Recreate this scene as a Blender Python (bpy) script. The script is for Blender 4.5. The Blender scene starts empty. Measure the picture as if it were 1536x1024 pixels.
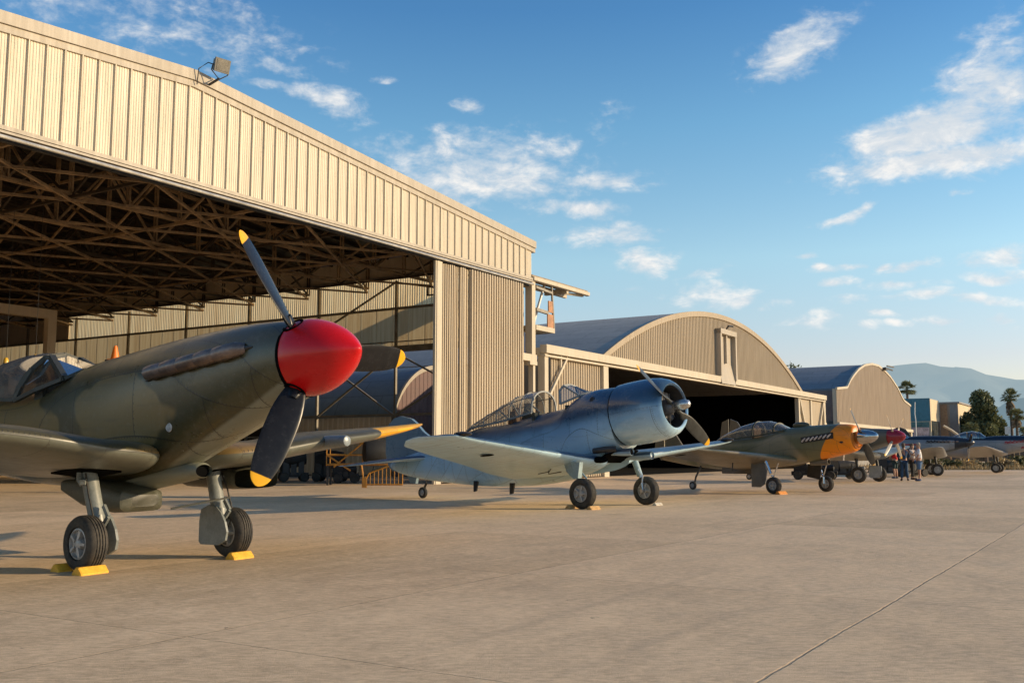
import bpy, math, random
from mathutils import Vector, Matrix
random.seed(7)
R = math.radians
scn = bpy.context.scene
COL = scn.collection

# ------------------------------------------------------------------ node helpers
def new_mat(name):
    m = bpy.data.materials.new(name); m.use_nodes = True
    nt = m.node_tree
    for n in list(nt.nodes):
        if n.type != 'OUTPUT_MATERIAL': nt.nodes.remove(n)
    return m, nt, [n for n in nt.nodes if n.type == 'OUTPUT_MATERIAL'][0]

class NB:
    """small wrapper to write node graphs as expressions"""
    def __init__(s, nt): s.nt = nt
    def node(s, t, **kw):
        n = s.nt.nodes.new(t)
        for k, v in kw.items(): setattr(n, k, v)
        return n
    def set(s, n, k, v):
        if v is None: return
        if isinstance(v, bpy.types.NodeSocket): s.nt.links.new(v, n.inputs[k])
        else:
            i = n.inputs[k]
            if hasattr(i, 'default_value'):
                try: i.default_value = v
                except Exception: i.default_value = (v[0], v[1], v[2], 1) if hasattr(v, '__len__') else (v, v, v, 1)
    def math(s, op, a, b=0.0, c=None, clamp=False):
        n = s.node('ShaderNodeMath', operation=op, use_clamp=clamp)
        s.set(n, 0, a); s.set(n, 1, b)
        if c is not None: s.set(n, 2, c)
        return n.outputs[0]
    def vmath(s, op, a, b=None, out=0, scale=None):
        n = s.node('ShaderNodeVectorMath', operation=op)
        s.set(n, 0, a)
        if b is not None: s.set(n, 1, b)
        if scale is not None: s.set(n, 'Scale', scale)
        return n.outputs[out]
    def mix(s, f, a, b, blend='MIX'):
        n = s.node('ShaderNodeMix', data_type='RGBA', blend_type=blend)
        s.set(n, 0, f); s.set(n, 6, col(a)); s.set(n, 7, col(b))
        return n.outputs[2]
    def noise(s, vec, scale=5, detail=4, rough=.55, dist=0, out='Fac'):
        n = s.node('ShaderNodeTexNoise')
        s.set(n, 'Vector', vec); s.set(n, 'Scale', scale); s.set(n, 'Detail', detail)
        s.set(n, 'Roughness', rough); s.set(n, 'Distortion', dist)
        return n.outputs[out]
    def ss(s, x, a, b):
        n = s.node('ShaderNodeMapRange', interpolation_type='SMOOTHSTEP')
        s.set(n, 0, x); s.set(n, 1, a); s.set(n, 2, b); s.set(n, 3, 0.); s.set(n, 4, 1.)
        return n.outputs[0]
    def lin(s, x, a, b, c=0., d=1.):
        n = s.node('ShaderNodeMapRange'); s.set(n, 0, x); s.set(n, 1, a); s.set(n, 2, b); s.set(n, 3, c); s.set(n, 4, d)
        return n.outputs[0]
    def sep(s, v):
        n = s.node('ShaderNodeSeparateXYZ'); s.set(n, 0, v); return n.outputs
    def comb(s, x, y, z):
        n = s.node('ShaderNodeCombineXYZ'); s.set(n, 0, x); s.set(n, 1, y); s.set(n, 2, z); return n.outputs[0]
    def coord(s, k='Object'): return s.node('ShaderNodeTexCoord').outputs[k]
    def map(s, v, scale=(1, 1, 1), loc=(0, 0, 0), rot=(0, 0, 0)):
        n = s.node('ShaderNodeMapping'); s.set(n, 0, v); s.set(n, 1, loc); s.set(n, 2, rot); s.set(n, 3, scale); return n.outputs[0]
    def bump(s, h, strength=.3, dist=.02, normal=None):
        n = s.node('ShaderNodeBump'); s.set(n, 'Height', h); s.set(n, 'Strength', strength); s.set(n, 'Distance', dist)
        if normal is not None: s.set(n, 'Normal', normal)
        return n.outputs[0]
    def bsdf(s, colr, rough=.6, metal=0, normal=None, spec=.5, coat=0, sheen=None):
        n = s.node('ShaderNodeBsdfPrincipled')
        s.set(n, 'Base Color', col(colr)); s.set(n, 'Roughness', rough); s.set(n, 'Metallic', metal)
        s.set(n, 'Specular IOR Level', spec)
        if coat: s.set(n, 'Coat Weight', coat); s.set(n, 'Coat Roughness', .12)
        if normal is not None: s.set(n, 'Normal', normal)
        return n.outputs[0]
    def out(s, o, sh): s.nt.links.new(sh, o.inputs[0])

def col(c):
    if isinstance(c, bpy.types.NodeSocket): return c
    if hasattr(c, '__len__') and len(c) == 3: return (c[0], c[1], c[2], 1)
    return c

MATS = {}
def simple(name, c, rough=.6, metal=0, var=.25, scale=3., c2=None, bump=0., coat=0, coord='Object', stretch=(1, 1, 1), spec=.5):
    """plain procedural surface: base colour broken up by two octaves of noise, roughness varied as well"""
    if name in MATS: return MATS[name]
    m, nt, o = new_mat(name); b = NB(nt)
    v = b.map(b.coord(coord), scale=stretch)
    n1 = b.noise(v, scale, 6, .6); n2 = b.noise(v, scale*7, 3, .6)
    f = b.math('ADD', b.math('MULTIPLY', n1, .65), b.math('MULTIPLY', n2, .35))
    lo = tuple(x*(1-var) for x in c); hi = tuple(min(1, x*(1+var)) for x in (c2 or c))
    cc = b.mix(b.ss(f, .33, .67), lo, hi)
    rr = b.lin(n1, .3, .7, max(.02, rough-.08), min(1, rough+.1))
    nm = b.bump(n2, bump, .02) if bump else None
    b.out(o, b.bsdf(cc, rr, metal, nm, spec, coat))
    MATS[name] = m; return m

# ------------------------------------------------------------------ mesh builder
class MB:
    def __init__(s, off=(0, 0, 0)): s.v = []; s.f = []; s.uv = []; s.mi = []; s.off = Vector(off); s.cur = 0
    def add(s, vs, fs, uv=None):
        k = len(s.v)
        s.v += [tuple(Vector(p) - s.off) for p in vs]
        for i, f in enumerate(fs):
            s.f.append([k + j for j in f]); s.mi.append(s.cur)
            s.uv.append([uv[j] for j in f] if uv else None)
        return s
    def box(s, c, size, rot=None):
        hx, hy, hz = size[0]/2, size[1]/2, size[2]/2
        vs = [Vector((x*hx, y*hy, z*hz)) for x in (-1, 1) for y in (-1, 1) for z in (-1, 1)]
        if rot is not None: vs = [rot @ p for p in vs]
        vs = [p + Vector(c) for p in vs]
        return s.add(vs, [(0, 1, 3, 2), (4, 6, 7, 5), (0, 4, 5, 1), (2, 3, 7, 6), (0, 2, 6, 4), (1, 5, 7, 3)])
    def bx(s, x0, x1, y0, y1, z0, z1):
        return s.box(((x0+x1)/2, (y0+y1)/2, (z0+z1)/2), (abs(x1-x0), abs(y1-y0), abs(z1-z0)))
    def bar(s, p, q, w, h=None):
        p = Vector(p); q = Vector(q); d = q - p; L = d.length
        if L < 1e-6: return s
        h = h or w
        x = d/L; up = Vector((0, 0, 1)) if abs(x.z) < .95 else Vector((1, 0, 0))
        y = up.cross(x).normalized(); z = x.cross(y)
        return s.box((p+q)/2, (L, w, h), Matrix((x, y, z)).transposed())
    def ring_frame(s, d):
        d = d.normalized(); up = Vector((0, 0, 1)) if abs(d.z) < .9 else Vector((1, 0, 0))
        y = up.cross(d).normalized(); return y, d.cross(y)
    def tube(s, pts, r, n=8, caps=True):
        pts = [Vector(p) for p in pts]; rs = r if hasattr(r, '__len__') else [r]*len(pts)
        rings = []
        for i, p in enumerate(pts):
            d = pts[min(i+1, len(pts)-1)] - pts[max(i-1, 0)]
            y, z = s.ring_frame(d)
            rings.append([p + (y*math.cos(2*math.pi*k/n) + z*math.sin(2*math.pi*k/n))*rs[i] for k in range(n)])
        return s.loft(rings, caps, caps)
    def loft(s, rings, cap0=True, cap1=True, uvs=None, closed=True):
        n = len(rings[0]); vs = [p for r in rings for p in r]; fs = []; fuv = []
        k0 = len(s.v); s.v += [tuple(Vector(p) - s.off) for p in vs]
        m = n if closed else n-1
        for i in range(len(rings)-1):
            for j in range(m):
                j2 = (j+1) % n
                s.f.append([k0+i*n+j, k0+i*n+j2, k0+(i+1)*n+j2, k0+(i+1)*n+j]); s.mi.append(s.cur)
                if uvs:
                    a = uvs[i]; c = uvs[i+1]
                    s.uv.append([a[j], a[j+1], c[j+1], c[j]])
                else: s.uv.append(None)
        if cap0: s.f.append([k0+j for j in range(n)][::-1]); s.mi.append(s.cur); s.uv.append([uvs[0][0]]*n if uvs else None)
        if cap1: s.f.append([k0+(len(rings)-1)*n+j for j in range(n)]); s.mi.append(s.cur); s.uv.append([uvs[-1][0]]*n if uvs else None)
        return s
    def lathe(s, prof, o, axis, n=24, caps=False):
        o = Vector(o); a = Vector(axis).normalized(); y, z = s.ring_frame(a)
        rings = [[o + a*t + (y*math.cos(2*math.pi*k/n) + z*math.sin(2*math.pi*k/n))*max(r, 1e-4) for k in range(n)] for t, r in prof]
        return s.loft(rings, caps, caps)
    def prism(s, poly, d):
        """poly: 3d points of a flat outline, d: extrusion vector"""
        d = Vector(d); a = [Vector(p) for p in poly]; n = len(a)
        return s.add(a + [p+d for p in a], [list(range(n))[::-1], [n+i for i in range(n)]] + [[i, (i+1) % n, n+(i+1) % n, n+i] for i in range(n)])
    def ball(s, c, r, n=10, m=6):
        r = r if hasattr(r, '__len__') else (r, r, r)
        prof = []
        rings = []
        for i in range(m+1):
            t = math.pi*i/m
            rings.append([Vector(c) + Vector((r[0]*max(math.sin(t), 1e-3)*math.cos(2*math.pi*k/n), r[1]*max(math.sin(t), 1e-3)*math.sin(2*math.pi*k/n), -r[2]*math.cos(t))) for k in range(n)])
        return s.loft(rings, True, True)
    def build(s, name, mat, parent=None, smooth=35, **props):
        me = bpy.data.meshes.new(name); me.from_pydata(s.v, [], s.f); me.update()
        mats = mat if isinstance(mat, (list, tuple)) else [mat]
        for m in mats: me.materials.append(m)
        if len(mats) > 1: me.polygons.foreach_set('material_index', s.mi)
        if any(u is not None for u in s.uv):
            l = me.uv_layers.new(name='UVMap'); i = 0
            for u, f in zip(s.uv, s.f):
                for j in range(len(f)):
                    l.data[i].uv = u[j] if u else (0, 0)
                    i += 1
        if smooth:
            me.polygons.foreach_set('use_smooth', [True]*len(me.polygons))
            me.set_sharp_from_angle(angle=R(smooth))
        ob = bpy.data.objects.new(name, me); COL.objects.link(ob)
        if parent: ob.parent = parent
        for k, v in props.items(): ob[k] = v
        return ob

def tag(o, label=None, cat=None, group=None, kind=None):
    if label: o['label'] = label
    if cat: o['category'] = cat
    if group: o['group'] = group
    if kind: o['kind'] = kind
    return o
def thing(name, label, cat, loc=(0, 0, 0), rot=0, group=None):
    o = bpy.data.objects.new(name, None); COL.objects.link(o); o.empty_display_size = .5
    o.location = loc; o.rotation_euler = (0, 0, rot)
    return tag(o, label, cat, group)
def copy_tree(o, parent=None):
    c = o.copy(); COL.objects.link(c)
    if parent: c.parent = parent
    for ch in [x for x in COL.objects if x.parent == o]: copy_tree(ch, c)
    return c
def cr(p0, p1, p2, p3, t):
    return .5*((2*p1) + (-p0+p2)*t + (2*p0-5*p1+4*p2-p3)*t*t + (-p0+3*p1-3*p2+p3)*t**3)
def interp(rows, sub):
    """Catmull-Rom through rows of equal-length tuples"""
    out = []
    for i in range(len(rows)-1):
        a = rows[max(i-1, 0)]; b_ = rows[i]; c = rows[i+1]; d = rows[min(i+2, len(rows)-1)]
        for k in range(sub):
            out.append(tuple(cr(a[j], b_[j], c[j], d[j], k/sub) for j in range(len(b_))))
    out.append(tuple(rows[-1])); return out

# ------------------------------------------------------------------ camera (about 35 mm, 1.3 m above the apron, tilted up 6.4 degrees)
EYE = 1.3
cam = bpy.data.cameras.new('camera'); cam.sensor_width = 36; cam.lens = 35.16; cam.clip_end = 30000; cam.clip_start = .1
camo = bpy.data.objects.new('camera', cam); COL.objects.link(camo)
camo.location = (0, 0, EYE); camo.rotation_euler = (R(90 + 6.39), 0, 0)
scn.camera = camo

# ------------------------------------------------------------------ light and sky
SUN_EL = 15.0; SUN_AZ = 93.0          # azimuth measured clockwise from +Y: the sun stands to the right
sd = bpy.data.lights.new('sun', 'SUN'); sd.energy = 5.0; sd.angle = R(.55); sd.color = (1, .76, .47)
so = bpy.data.objects.new('sun', sd); COL.objects.link(so)
dv = Vector((math.sin(R(SUN_AZ))*math.cos(R(SUN_EL)), math.cos(R(SUN_AZ))*math.cos(R(SUN_EL)), math.sin(R(SUN_EL))))
so.rotation_euler = dv.to_track_quat('Z', 'Y').to_euler(); so.location = (60, 0, 30)

def direction(px, py):
    """azimuth, elevation of a cloud read off the photograph"""
    th = R(6.39); a = (px-768)/1500; bb = -(py-512)/1500
    v = Vector((a, math.cos(th)-bb*math.sin(th), math.sin(th)+bb*math.cos(th))).normalized()
    return math.atan2(v.x, v.y), math.asin(v.z)
CLOUDS = [  # px, py, half width, half height, tilt, weight
    (700, 262, 180, 66, .12, .78), (760, 285, 125, 34, .05, .8), (640, 225, 90, 35, .3, .3), (905, 268, 85, 18, .05, .85), (912, 192, 50, 16, .3, .35),
    (866, 319, 74, 18, 0, .85), (925, 352, 90, 20, .1, .8), (980, 384, 56, 20, .05, .9), (1065, 436, 62, 22, -.1, .55), (958, 428, 25, 10, 0, .6),
    (1200, 62, 88, 36, .35, .85), (1395, 195, 120, 36, .22, 1.1), (1420, 238, 175, 28, .04, 1.0), (1500, 130, 95, 60, .35, .85), (1490, 60, 60, 40, .4, .4),
    (1266, 318, 62, 10, .12, .75), (260, 40, 230, 55, -.1, .45), (430, 105, 40, 16, -.1, .6), (490, 150, 70, 24, -.15, .65), (400, 132, 40, 8, 0, .6), (575, 127, 18, 8, 0, .5),
    (692, 158, 24, 16, -.3, .6), (1362, 402, 44, 14, .15, .7), (1492, 384, 60, 16, .1, .8), (1480, 411, 55, 8, .05, .8), (1258, 428, 30, 8, .1, .6),
    (1240, 404, 40, 10, .1, .55), (1195, 385, 20, 8, 0, .5), (1225, 490, 60, 12, 0, .3), (1340, 436, 60, 8, 0, .4), (1450, 446, 70, 9, 0, .5), (1510, 480, 40, 8, 0, .4),
    (1195, 385, 26, 9, 0, .8), (1233, 406, 24, 9, 0, .8), (1270, 400, 24, 9, 0, .75), (1260, 429, 32, 9, 0, .8), (1328, 401, 20, 9, 0, .85), (1337, 435, 40, 7, 0, .7), (1388, 449, 60, 8, .1, .65), (1458, 445, 46, 10, .05, .75),
    (1275, 462, 28, 9, 0, .65), (1217, 485, 40, 12, 0, .6), (1325, 478, 26, 6, 0, .7), (1355, 491, 24, 7, 0, .6), (1301, 496, 24, 9, 0, .55), (1423, 482, 40, 7, 0, .65), (1504, 475, 24, 11, .2, .7), (1438, 291, 16, 7, .3, .6),
    (1060, 406, 40, 9, 0, .6), (1100, 444, 30, 11, 0, .75), (1150, 458, 40, 7, 0, .5), (590, 222, 60, 26, 0, .55), (820, 225, 60, 30, .2, .5), (120, 20, 120, 30, 0, .4)]
w = bpy.data.worlds.new('World'); scn.world = w; w.use_nodes = True
nt = w.node_tree; nt.nodes.clear(); b = NB(nt)
wo = b.node('ShaderNodeOutputWorld'); bg = b.node('ShaderNodeBackground')
sky = b.node('ShaderNodeTexSky', sky_type='NISHITA'); sky.sun_disc = False
sky.sun_elevation = R(SUN_EL + 6); sky.sun_rotation = R(SUN_AZ); sky.air_density = 1.0; sky.dust_density = .35; sky.ozone_density = 1.6; sky.altitude = 200
g = b.coord('Generated'); gx, gy, gz = b.sep(b.vmath('NORMALIZE', g))
az = b.math('ARCTAN2', gx, gy); el = b.math('ARCSINE', gz)
ae = b.comb(az, el, 0.)
# the clouds: soft elliptical patches in azimuth and elevation, broken up by warped fractal noise
warp = b.noise(b.map(ae, scale=(9, 16, 1)), 1., 3, .5, out='Color')
ae2 = b.vmath('ADD', ae, b.vmath('MULTIPLY', b.vmath('SUBTRACT', warp, (.5, .5, .5)), (.08, .05, 0)))
cov = None
for px, py, rx, ry, tl, wt in CLOUDS:
    a0, e0 = direction(px, py)
    d = b.vmath('SUBTRACT', ae2, (a0, e0, 0))
    k = 1/1500
    n = b.node('ShaderNodeMapping', vector_type='TEXTURE'); b.set(n, 0, d); b.set(n, 2, (0, 0, tl)); b.set(n, 3, (rx*k*1.35, ry*k*1.35, 1))
    ln = b.vmath('LENGTH', n.outputs[0], out=1)
    f = b.math('MULTIPLY', b.ss(ln, 1.15, 0.), wt)
    cov = f if cov is None else b.math('MAXIMUM', cov, f)
nz = b.noise(b.map(ae, scale=(22, 44, 1), rot=(0, 0, .15)), 1., 9, .62, .35)
nf = b.noise(b.map(ae, scale=(60, 100, 1), rot=(0, 0, .2)), 1., 6, .6, .2)
nn = b.math('ADD', b.math('MULTIPLY', nz, .62), b.math('MULTIPLY', nf, .38))
nn = b.math('ADD', b.math('MULTIPLY', b.math('SUBTRACT', nn, .5), 1.75), .5)
dens = b.ss(b.math('ADD', b.math('MULTIPLY', cov, .65), nn), .56, 1.2)
dens = b.math('MULTIPLY', dens, b.ss(cov, .0, .22))
dens = b.math('MULTIPLY', dens, .93)
# grade of the clear sky
hs = b.node('ShaderNodeHueSaturation'); b.set(hs, 'Saturation', 1.1); b.set(hs, 'Value', 1.); b.set(hs, 'Color', sky.outputs[0])
rp_ = b.node('ShaderNodeValToRGB'); b.set(rp_, 0, el); cr_ = rp_.color_ramp
stops = [(0, (1.5, 1.25, 1.2)), (.09, (1.75, 1.42, 1.42)), (.19, (2.05, 2.02, 1.76)), (.32, (1.42, 1.86, 1.82)), (.43, (.90, 1.46, 1.72)), (.8, (.8, 1.2, 1.5))]
for i_, (ps, c_) in enumerate(stops):
    e_ = cr_.elements[i_] if i_ < 2 else cr_.elements.new(ps)
    e_.position = ps; e_.color = (c_[0]/2.5, c_[1]/2.5, c_[2]/2.5, 1)
clear = b.vmath('MULTIPLY', hs.outputs[0], b.vmath('SCALE', rp_.outputs[0], scale=2.5))
shade = b.ss(b.math('SUBTRACT', nz, b.math('MULTIPLY', el, .4)), .35, .62)
ccol = b.mix(shade, (7.0, 7.5, 8.0), (10.2, 9.8, 9.3))
b.set(bg, 'Color', clear); b.set(bg, 'Strength', .1)
bgc = b.node('ShaderNodeBackground'); b.set(bgc, 'Color', ccol); b.set(bgc, 'Strength', .1)
gate = b.math('MULTIPLY', b.math('GREATER_THAN', gy, .70), b.math('GREATER_THAN', gz, .02))      # the cloudy quarter of the sky
mi_ = b.node('ShaderNodeMixShader'); b.set(mi_, 0, dens); nt.links.new(bg.outputs[0], mi_.inputs[1]); nt.links.new(bgc.outputs[0], mi_.inputs[2])
mo_ = b.node('ShaderNodeMixShader'); b.set(mo_, 0, gate); nt.links.new(bg.outputs[0], mo_.inputs[1]); nt.links.new(mi_.outputs[0], mo_.inputs[2])
nt.links.new(mo_.outputs[0], wo.inputs[0])
w.cycles.sampling_method = 'MANUAL'; w.cycles.sample_map_resolution = 256
scn.view_settings.view_transform = 'Standard'; scn.view_settings.look = 'None'; scn.view_settings.exposure = 0
scn.cycles.max_bounces = 6; scn.cycles.diffuse_bounces = 3; scn.cycles.glossy_bounces = 3; scn.cycles.transparent_max_bounces = 16
scn.cycles.sample_clamp_indirect = 4
scn.cycles.use_denoising = True; scn.cycles.use_adaptive_sampling = True; scn.cycles.adaptive_threshold = .02; scn.cycles.time_limit = 600

# frame of the hangar line: u along the fronts, v into the buildings
P0 = Vector((-1.460, 46.063, 0)); HA = R(58)
UD = Vector((math.cos(HA), math.sin(HA), 0)); VD = Vector((-math.sin(HA), math.cos(HA), 0))
def huv(u, v, z=0): return P0 + UD*u + VD*v + Vector((0, 0, z))
# ------------------------------------------------------------------ ground
def mat_concrete():
    m, nt, o = new_mat('apron_concrete'); b = NB(nt)
    # hangar frame coordinates: x along the fronts, y away from the buildings
    p = b.map(b.vmath('SUBTRACT', b.coord('Object'), tuple(P0)), rot=(0, 0, 0))
    n = b.node('ShaderNodeVectorRotate', rotation_type='Z_AXIS'); b.set(n, 0, p); b.set(n, 'Angle', -HA)
    q = n.outputs[0]
    wob = b.noise(q, .7, 4, .6, out='Color')
    fine = b.noise(q, 9, 3, .7, out='Color')
    q2 = b.vmath('ADD', q, b.vmath('MULTIPLY', b.vmath('SUBTRACT', wob, (.5, .5, .5)), (.055, .055, 0)))
    q2 = b.vmath('ADD', q2, b.vmath('MULTIPLY', b.vmath('SUBTRACT', fine, (.5, .5, .5)), (.03, .03, 0)))
    u, v, _ = b.sep(q2)
    def seam(c, step, off, wid):
        f = b.math('FRACT', b.math('DIVIDE', b.math('SUBTRACT', c, off), step))
        dd = b.math('MULTIPLY', b.math('MINIMUM', f, b.math('SUBTRACT', 1., f)), step)
        return b.ss(dd, wid, wid*.25)
    s1 = seam(v, 3.93, -23.71, .012); s2 = seam(u, 4.5, -28.8, .009)
    seams = b.math('MAXIMUM', s1, b.math('MULTIPLY', s2, .8))
    patchy = b.noise(q, .9, 3, .6)
    seams = b.math('MULTIPLY', seams, b.lin(patchy, .35, .6, .35, 1.))
    main = b.math('MULTIPLY', b.ss(b.math('ABSOLUTE', b.math('ADD', v, 23.71)), .014, .004), .62)
    seams = b.math('MAXIMUM', seams, main)
    # slab to slab tone
    fl = b.comb(b.math('FLOOR', b.math('DIVIDE', b.math('ADD', u, 28.8), 4.5)), b.math('FLOOR', b.math('DIVIDE', b.math('ADD', v, 23.71), 3.93)), 0.)
    wn = b.node('ShaderNodeTexWhiteNoise', noise_dimensions='2D'); b.set(wn, 'Vector', fl)
    big = b.noise(q, .16, 4, .6); mid = b.noise(b.map(q, scale=(1, 1.6, 1)), 1.3, 6, .72, .3); grit = b.noise(q, 130, 2, .6)
    sm = b.noise(b.map(b.coord('Object'), scale=(.55, 1.3, 1)), 15, 6, .8)
    t = b.math('ADD', b.math('MULTIPLY', big, .42), b.math('MULTIPLY', mid, .45))
    t = b.math('ADD', t, b.math('MULTIPLY', sm, 1.05)); t = b.math('ADD', t, b.math('MULTIPLY', grit, .55))
    t = b.math('ADD', t, b.math('MULTIPLY', wn.outputs[0], .14))
    c = b.mix(b.ss(t, .95, 1.6), (.385, .265, .14), (.86, .62, .375))
    c = b.mix(b.math('MULTIPLY', b.ss(b.noise(q, .45, 4, .6), .56, .72), .22), c, (.27, .2, .125))      # old damp and oil stains
    spot = b.node('ShaderNodeTexVoronoi'); b.set(spot, 'Vector', b.vmath('ADD', q, b.vmath('SCALE', fine, scale=.25))); b.set(spot, 'Scale', 2.3)
    sel = b.math('GREATER_THAN', b.sep(spot.outputs['Color'])[0], .62)
    c = b.mix(b.math('MULTIPLY', b.math('MULTIPLY', b.ss(spot.outputs['Distance'], .075, .03), sel), .8), c, (.12, .085, .055))
    ty = b.ss(b.noise(b.map(q, scale=(.05, 1.1, 1)), 1.7, 3, .6), .60, .72)
    c = b.mix(b.math('MULTIPLY', ty, .16), c, (.2, .15, .1))      # long faint tyre marks along the hangar fronts
    c = b.mix(b.math('MULTIPLY', seams, .72), c, (.085, .068, .05))
    h = b.math('SUBTRACT', b.math('ADD', b.math('MULTIPLY', sm, .5), b.math('ADD', b.math('MULTIPLY', grit, .3), b.math('MULTIPLY', mid, .6))), b.math('MULTIPLY', seams, 1.2))
    b.out(o, b.bsdf(c, b.lin(mid, .3, .7, .62, .85), 0, b.bump(h, .55, .018), .4)); return m
def mat_dirt():
    m, nt, o = new_mat('dry_field'); b = NB(nt); q = b.coord('Object')
    t = b.math('ADD', b.math('MULTIPLY', b.noise(q, .05, 6, .6), .6), b.math('MULTIPLY', b.noise(q, 1.2, 5, .7), .4))
    b.out(o, b.bsdf(b.mix(b.ss(t, .38, .62), (.2, .15, .085), (.38, .29, .18)), .95)); return m
MB().add([(-6000, -3000, -.03), (6000, -3000, -.03), (6000, 9000, -.03), (-6000, 9000, -.03)], [(0, 1, 2, 3)]).build('ground', mat_dirt(), None, 0, kind='structure')
ap = [(-130, -45), (150, -45), (150, 80), (34, 80.5), (85, 140), (60, 230), (-150, 230)]
MB().add([(x, y, 0) for x, y in ap], [tuple(range(len(ap)))]).build('apron', mat_concrete(), None, 0, kind='structure')

# hills far behind, as real terrain with ridges running down
def hills(Y, prof, depth, mat, seed, name='hills'):
    rnd = random.Random(seed); from mathutils import noise as mn
    nx, ny = 130, 26; x0, x1 = prof[0][0], prof[-1][0]
    vs = []
    for j in range(ny):
        t = j/(ny-1); yy = Y - depth*(1-t)
        for i in range(nx):
            xx = x0 + (x1-x0)*i/(nx-1)
            for k in range(len(prof)-1):
                if prof[k][0] <= xx <= prof[k+1][0]:
                    f = (xx-prof[k][0])/(prof[k+1][0]-prof[k][0]); f = f*f*(3-2*f); hh = prof[k][1]*(1-f)+prof[k+1][1]*f; break
            nn_ = mn.fractal(Vector((xx/depth*5+seed, t*2.2, seed)), .8, 2, 5)
            z = hh*(t**.8)*(1+.6*nn_*(1-t*.85)) + hh*.05*mn.fractal(Vector((xx/depth*24, t*3, seed)), .8, 2, 4)
            vs.append((xx*(yy/Y), yy, max(z, -.5)))
    fs = [(j*nx+i, j*nx+i+1, (j+1)*nx+i+1, (j+1)*nx+i) for j in range(ny-1) for i in range(nx-1)]
    MB().add(vs, fs).build(name, mat, None, 180, kind='structure')
def px_h(px, py, Y): return ((px-768)/1500*Y, (680-py)/1500*Y*1.0 + EYE)
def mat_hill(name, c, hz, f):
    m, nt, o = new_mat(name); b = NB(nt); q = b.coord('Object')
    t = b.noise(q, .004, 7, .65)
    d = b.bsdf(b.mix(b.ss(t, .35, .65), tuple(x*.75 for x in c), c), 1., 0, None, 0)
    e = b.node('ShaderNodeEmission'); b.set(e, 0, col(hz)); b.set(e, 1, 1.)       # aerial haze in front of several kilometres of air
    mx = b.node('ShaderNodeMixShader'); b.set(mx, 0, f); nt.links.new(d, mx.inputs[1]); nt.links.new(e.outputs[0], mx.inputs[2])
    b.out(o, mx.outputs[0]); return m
Yh = 6500
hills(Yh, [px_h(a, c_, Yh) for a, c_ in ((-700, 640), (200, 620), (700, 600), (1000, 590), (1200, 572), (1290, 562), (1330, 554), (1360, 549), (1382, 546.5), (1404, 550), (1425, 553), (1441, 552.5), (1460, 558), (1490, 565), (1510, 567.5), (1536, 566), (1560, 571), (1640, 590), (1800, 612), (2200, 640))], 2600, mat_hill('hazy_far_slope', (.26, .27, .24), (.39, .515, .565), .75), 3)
Yh = 3600
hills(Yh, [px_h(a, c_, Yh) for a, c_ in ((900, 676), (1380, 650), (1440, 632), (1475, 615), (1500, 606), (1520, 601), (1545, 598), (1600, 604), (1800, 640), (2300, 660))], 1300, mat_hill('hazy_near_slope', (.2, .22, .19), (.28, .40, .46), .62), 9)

# ------------------------------------------------------------------ surface materials of the buildings
def mat_sheet(name, c, streak=.25, dirt=(.2, .15, .09), rust=.12, rough=.55, axis=0):
    """painted sheet metal: vertical rain streaks, sheet to sheet tone, grime"""
    m, nt, o = new_mat(name); b = NB(nt); q = b.coord('Object')
    st = b.noise(b.map(q, scale=(2.2, 2.2, .12)), 2.2, 5, .65); pt = b.noise(q, .35, 4, .6); sm = b.noise(q, 5, 5, .7)
    cc = b.mix(b.lin(st, .3, .7, 0, streak*2), c, tuple(x*.7 for x in c))
    x, y, z = b.sep(q)
    wn = b.node('ShaderNodeTexWhiteNoise', noise_dimensions='2D'); b.set(wn, 'Vector', b.comb(b.math('FLOOR', b.math('DIVIDE', x, 1.112)), b.math('FLOOR', b.math('DIVIDE', y, 1.112)), 0.))
    cc = b.mix(b.math('MULTIPLY', wn.outputs[0], .16), cc, tuple(v*.62 for v in c))
    cc = b.mix(b.math('MULTIPLY', b.ss(b.math('ADD', b.math('MULTIPLY', sm, .6), b.math('MULTIPLY', st, .4)), .55, .72), rust*2.5), cc, dirt)
    cc = b.mix(b.math('MULTIPLY', b.ss(pt, .45, .7), .25), cc, tuple(v*.7 for v in c))
    b.out(o, b.bsdf(cc, b.lin(st, .3, .7, rough-.1, rough+.15), 0, b.bump(sm, .1, .01), .4)); return m
M_CREAM = mat_sheet('cream_painted_sheet', (.72, .63, .475), .3, rust=.2)
M_CREAMD = mat_sheet('cream_door_sheet', (.56, .46, .32), .35, rust=.2)
M_TRIM = mat_sheet('beige_trim', (.45, .39, .3), .15, rust=.06)
M_TAN = mat_sheet('tan_corrugated_sheet', (.42, .335, .225), .3, rust=.2)
M_TAN3 = mat_sheet('brown_weathered_sheet', (.29, .215, .145), .5, rust=.3)
M_BEAM = mat_sheet('cream_beam', (.58, .5, .37), .2)
M_ROOF = mat_sheet('roof_sheet', (.2, .2, .2), .3)
M_INW = mat_sheet('inner_wall_sheet', (.8, .66, .49), .2)
M_DARKIN = mat_sheet('shaded_inner_sheet', (.022, .018, .014), .25)  # near black: the interior shade is put into the sheet colour
M_STEEL = simple('brown_steel', (.30, .20, .11), .65, .0, .45, 1.2)
M_STEELD = simple('shaded_brown_steel', (.05, .034, .02), .7, 0, .4, 1.2)  # darkened copy of the brown steel, deep roof shade put in
M_STEEL2 = simple('grey_steel', (.25, .22, .17), .55, .1, .3, 2)
M_RAIL = simple('bright_rail', (.6, .57, .5), .35, .6, .15, 2)
M_RUBBER = simple('black_rubber', (.02, .02, .02), .75, 0, .3, 5, c2=(.055, .047, .036), bump=.2)
M_DARK = simple('dark_metal', (.035, .034, .033), .5, .2, .4, 4)
M_BLACK = simple('black_void', (.004, .004, .004), .95, spec=.03)
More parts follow.
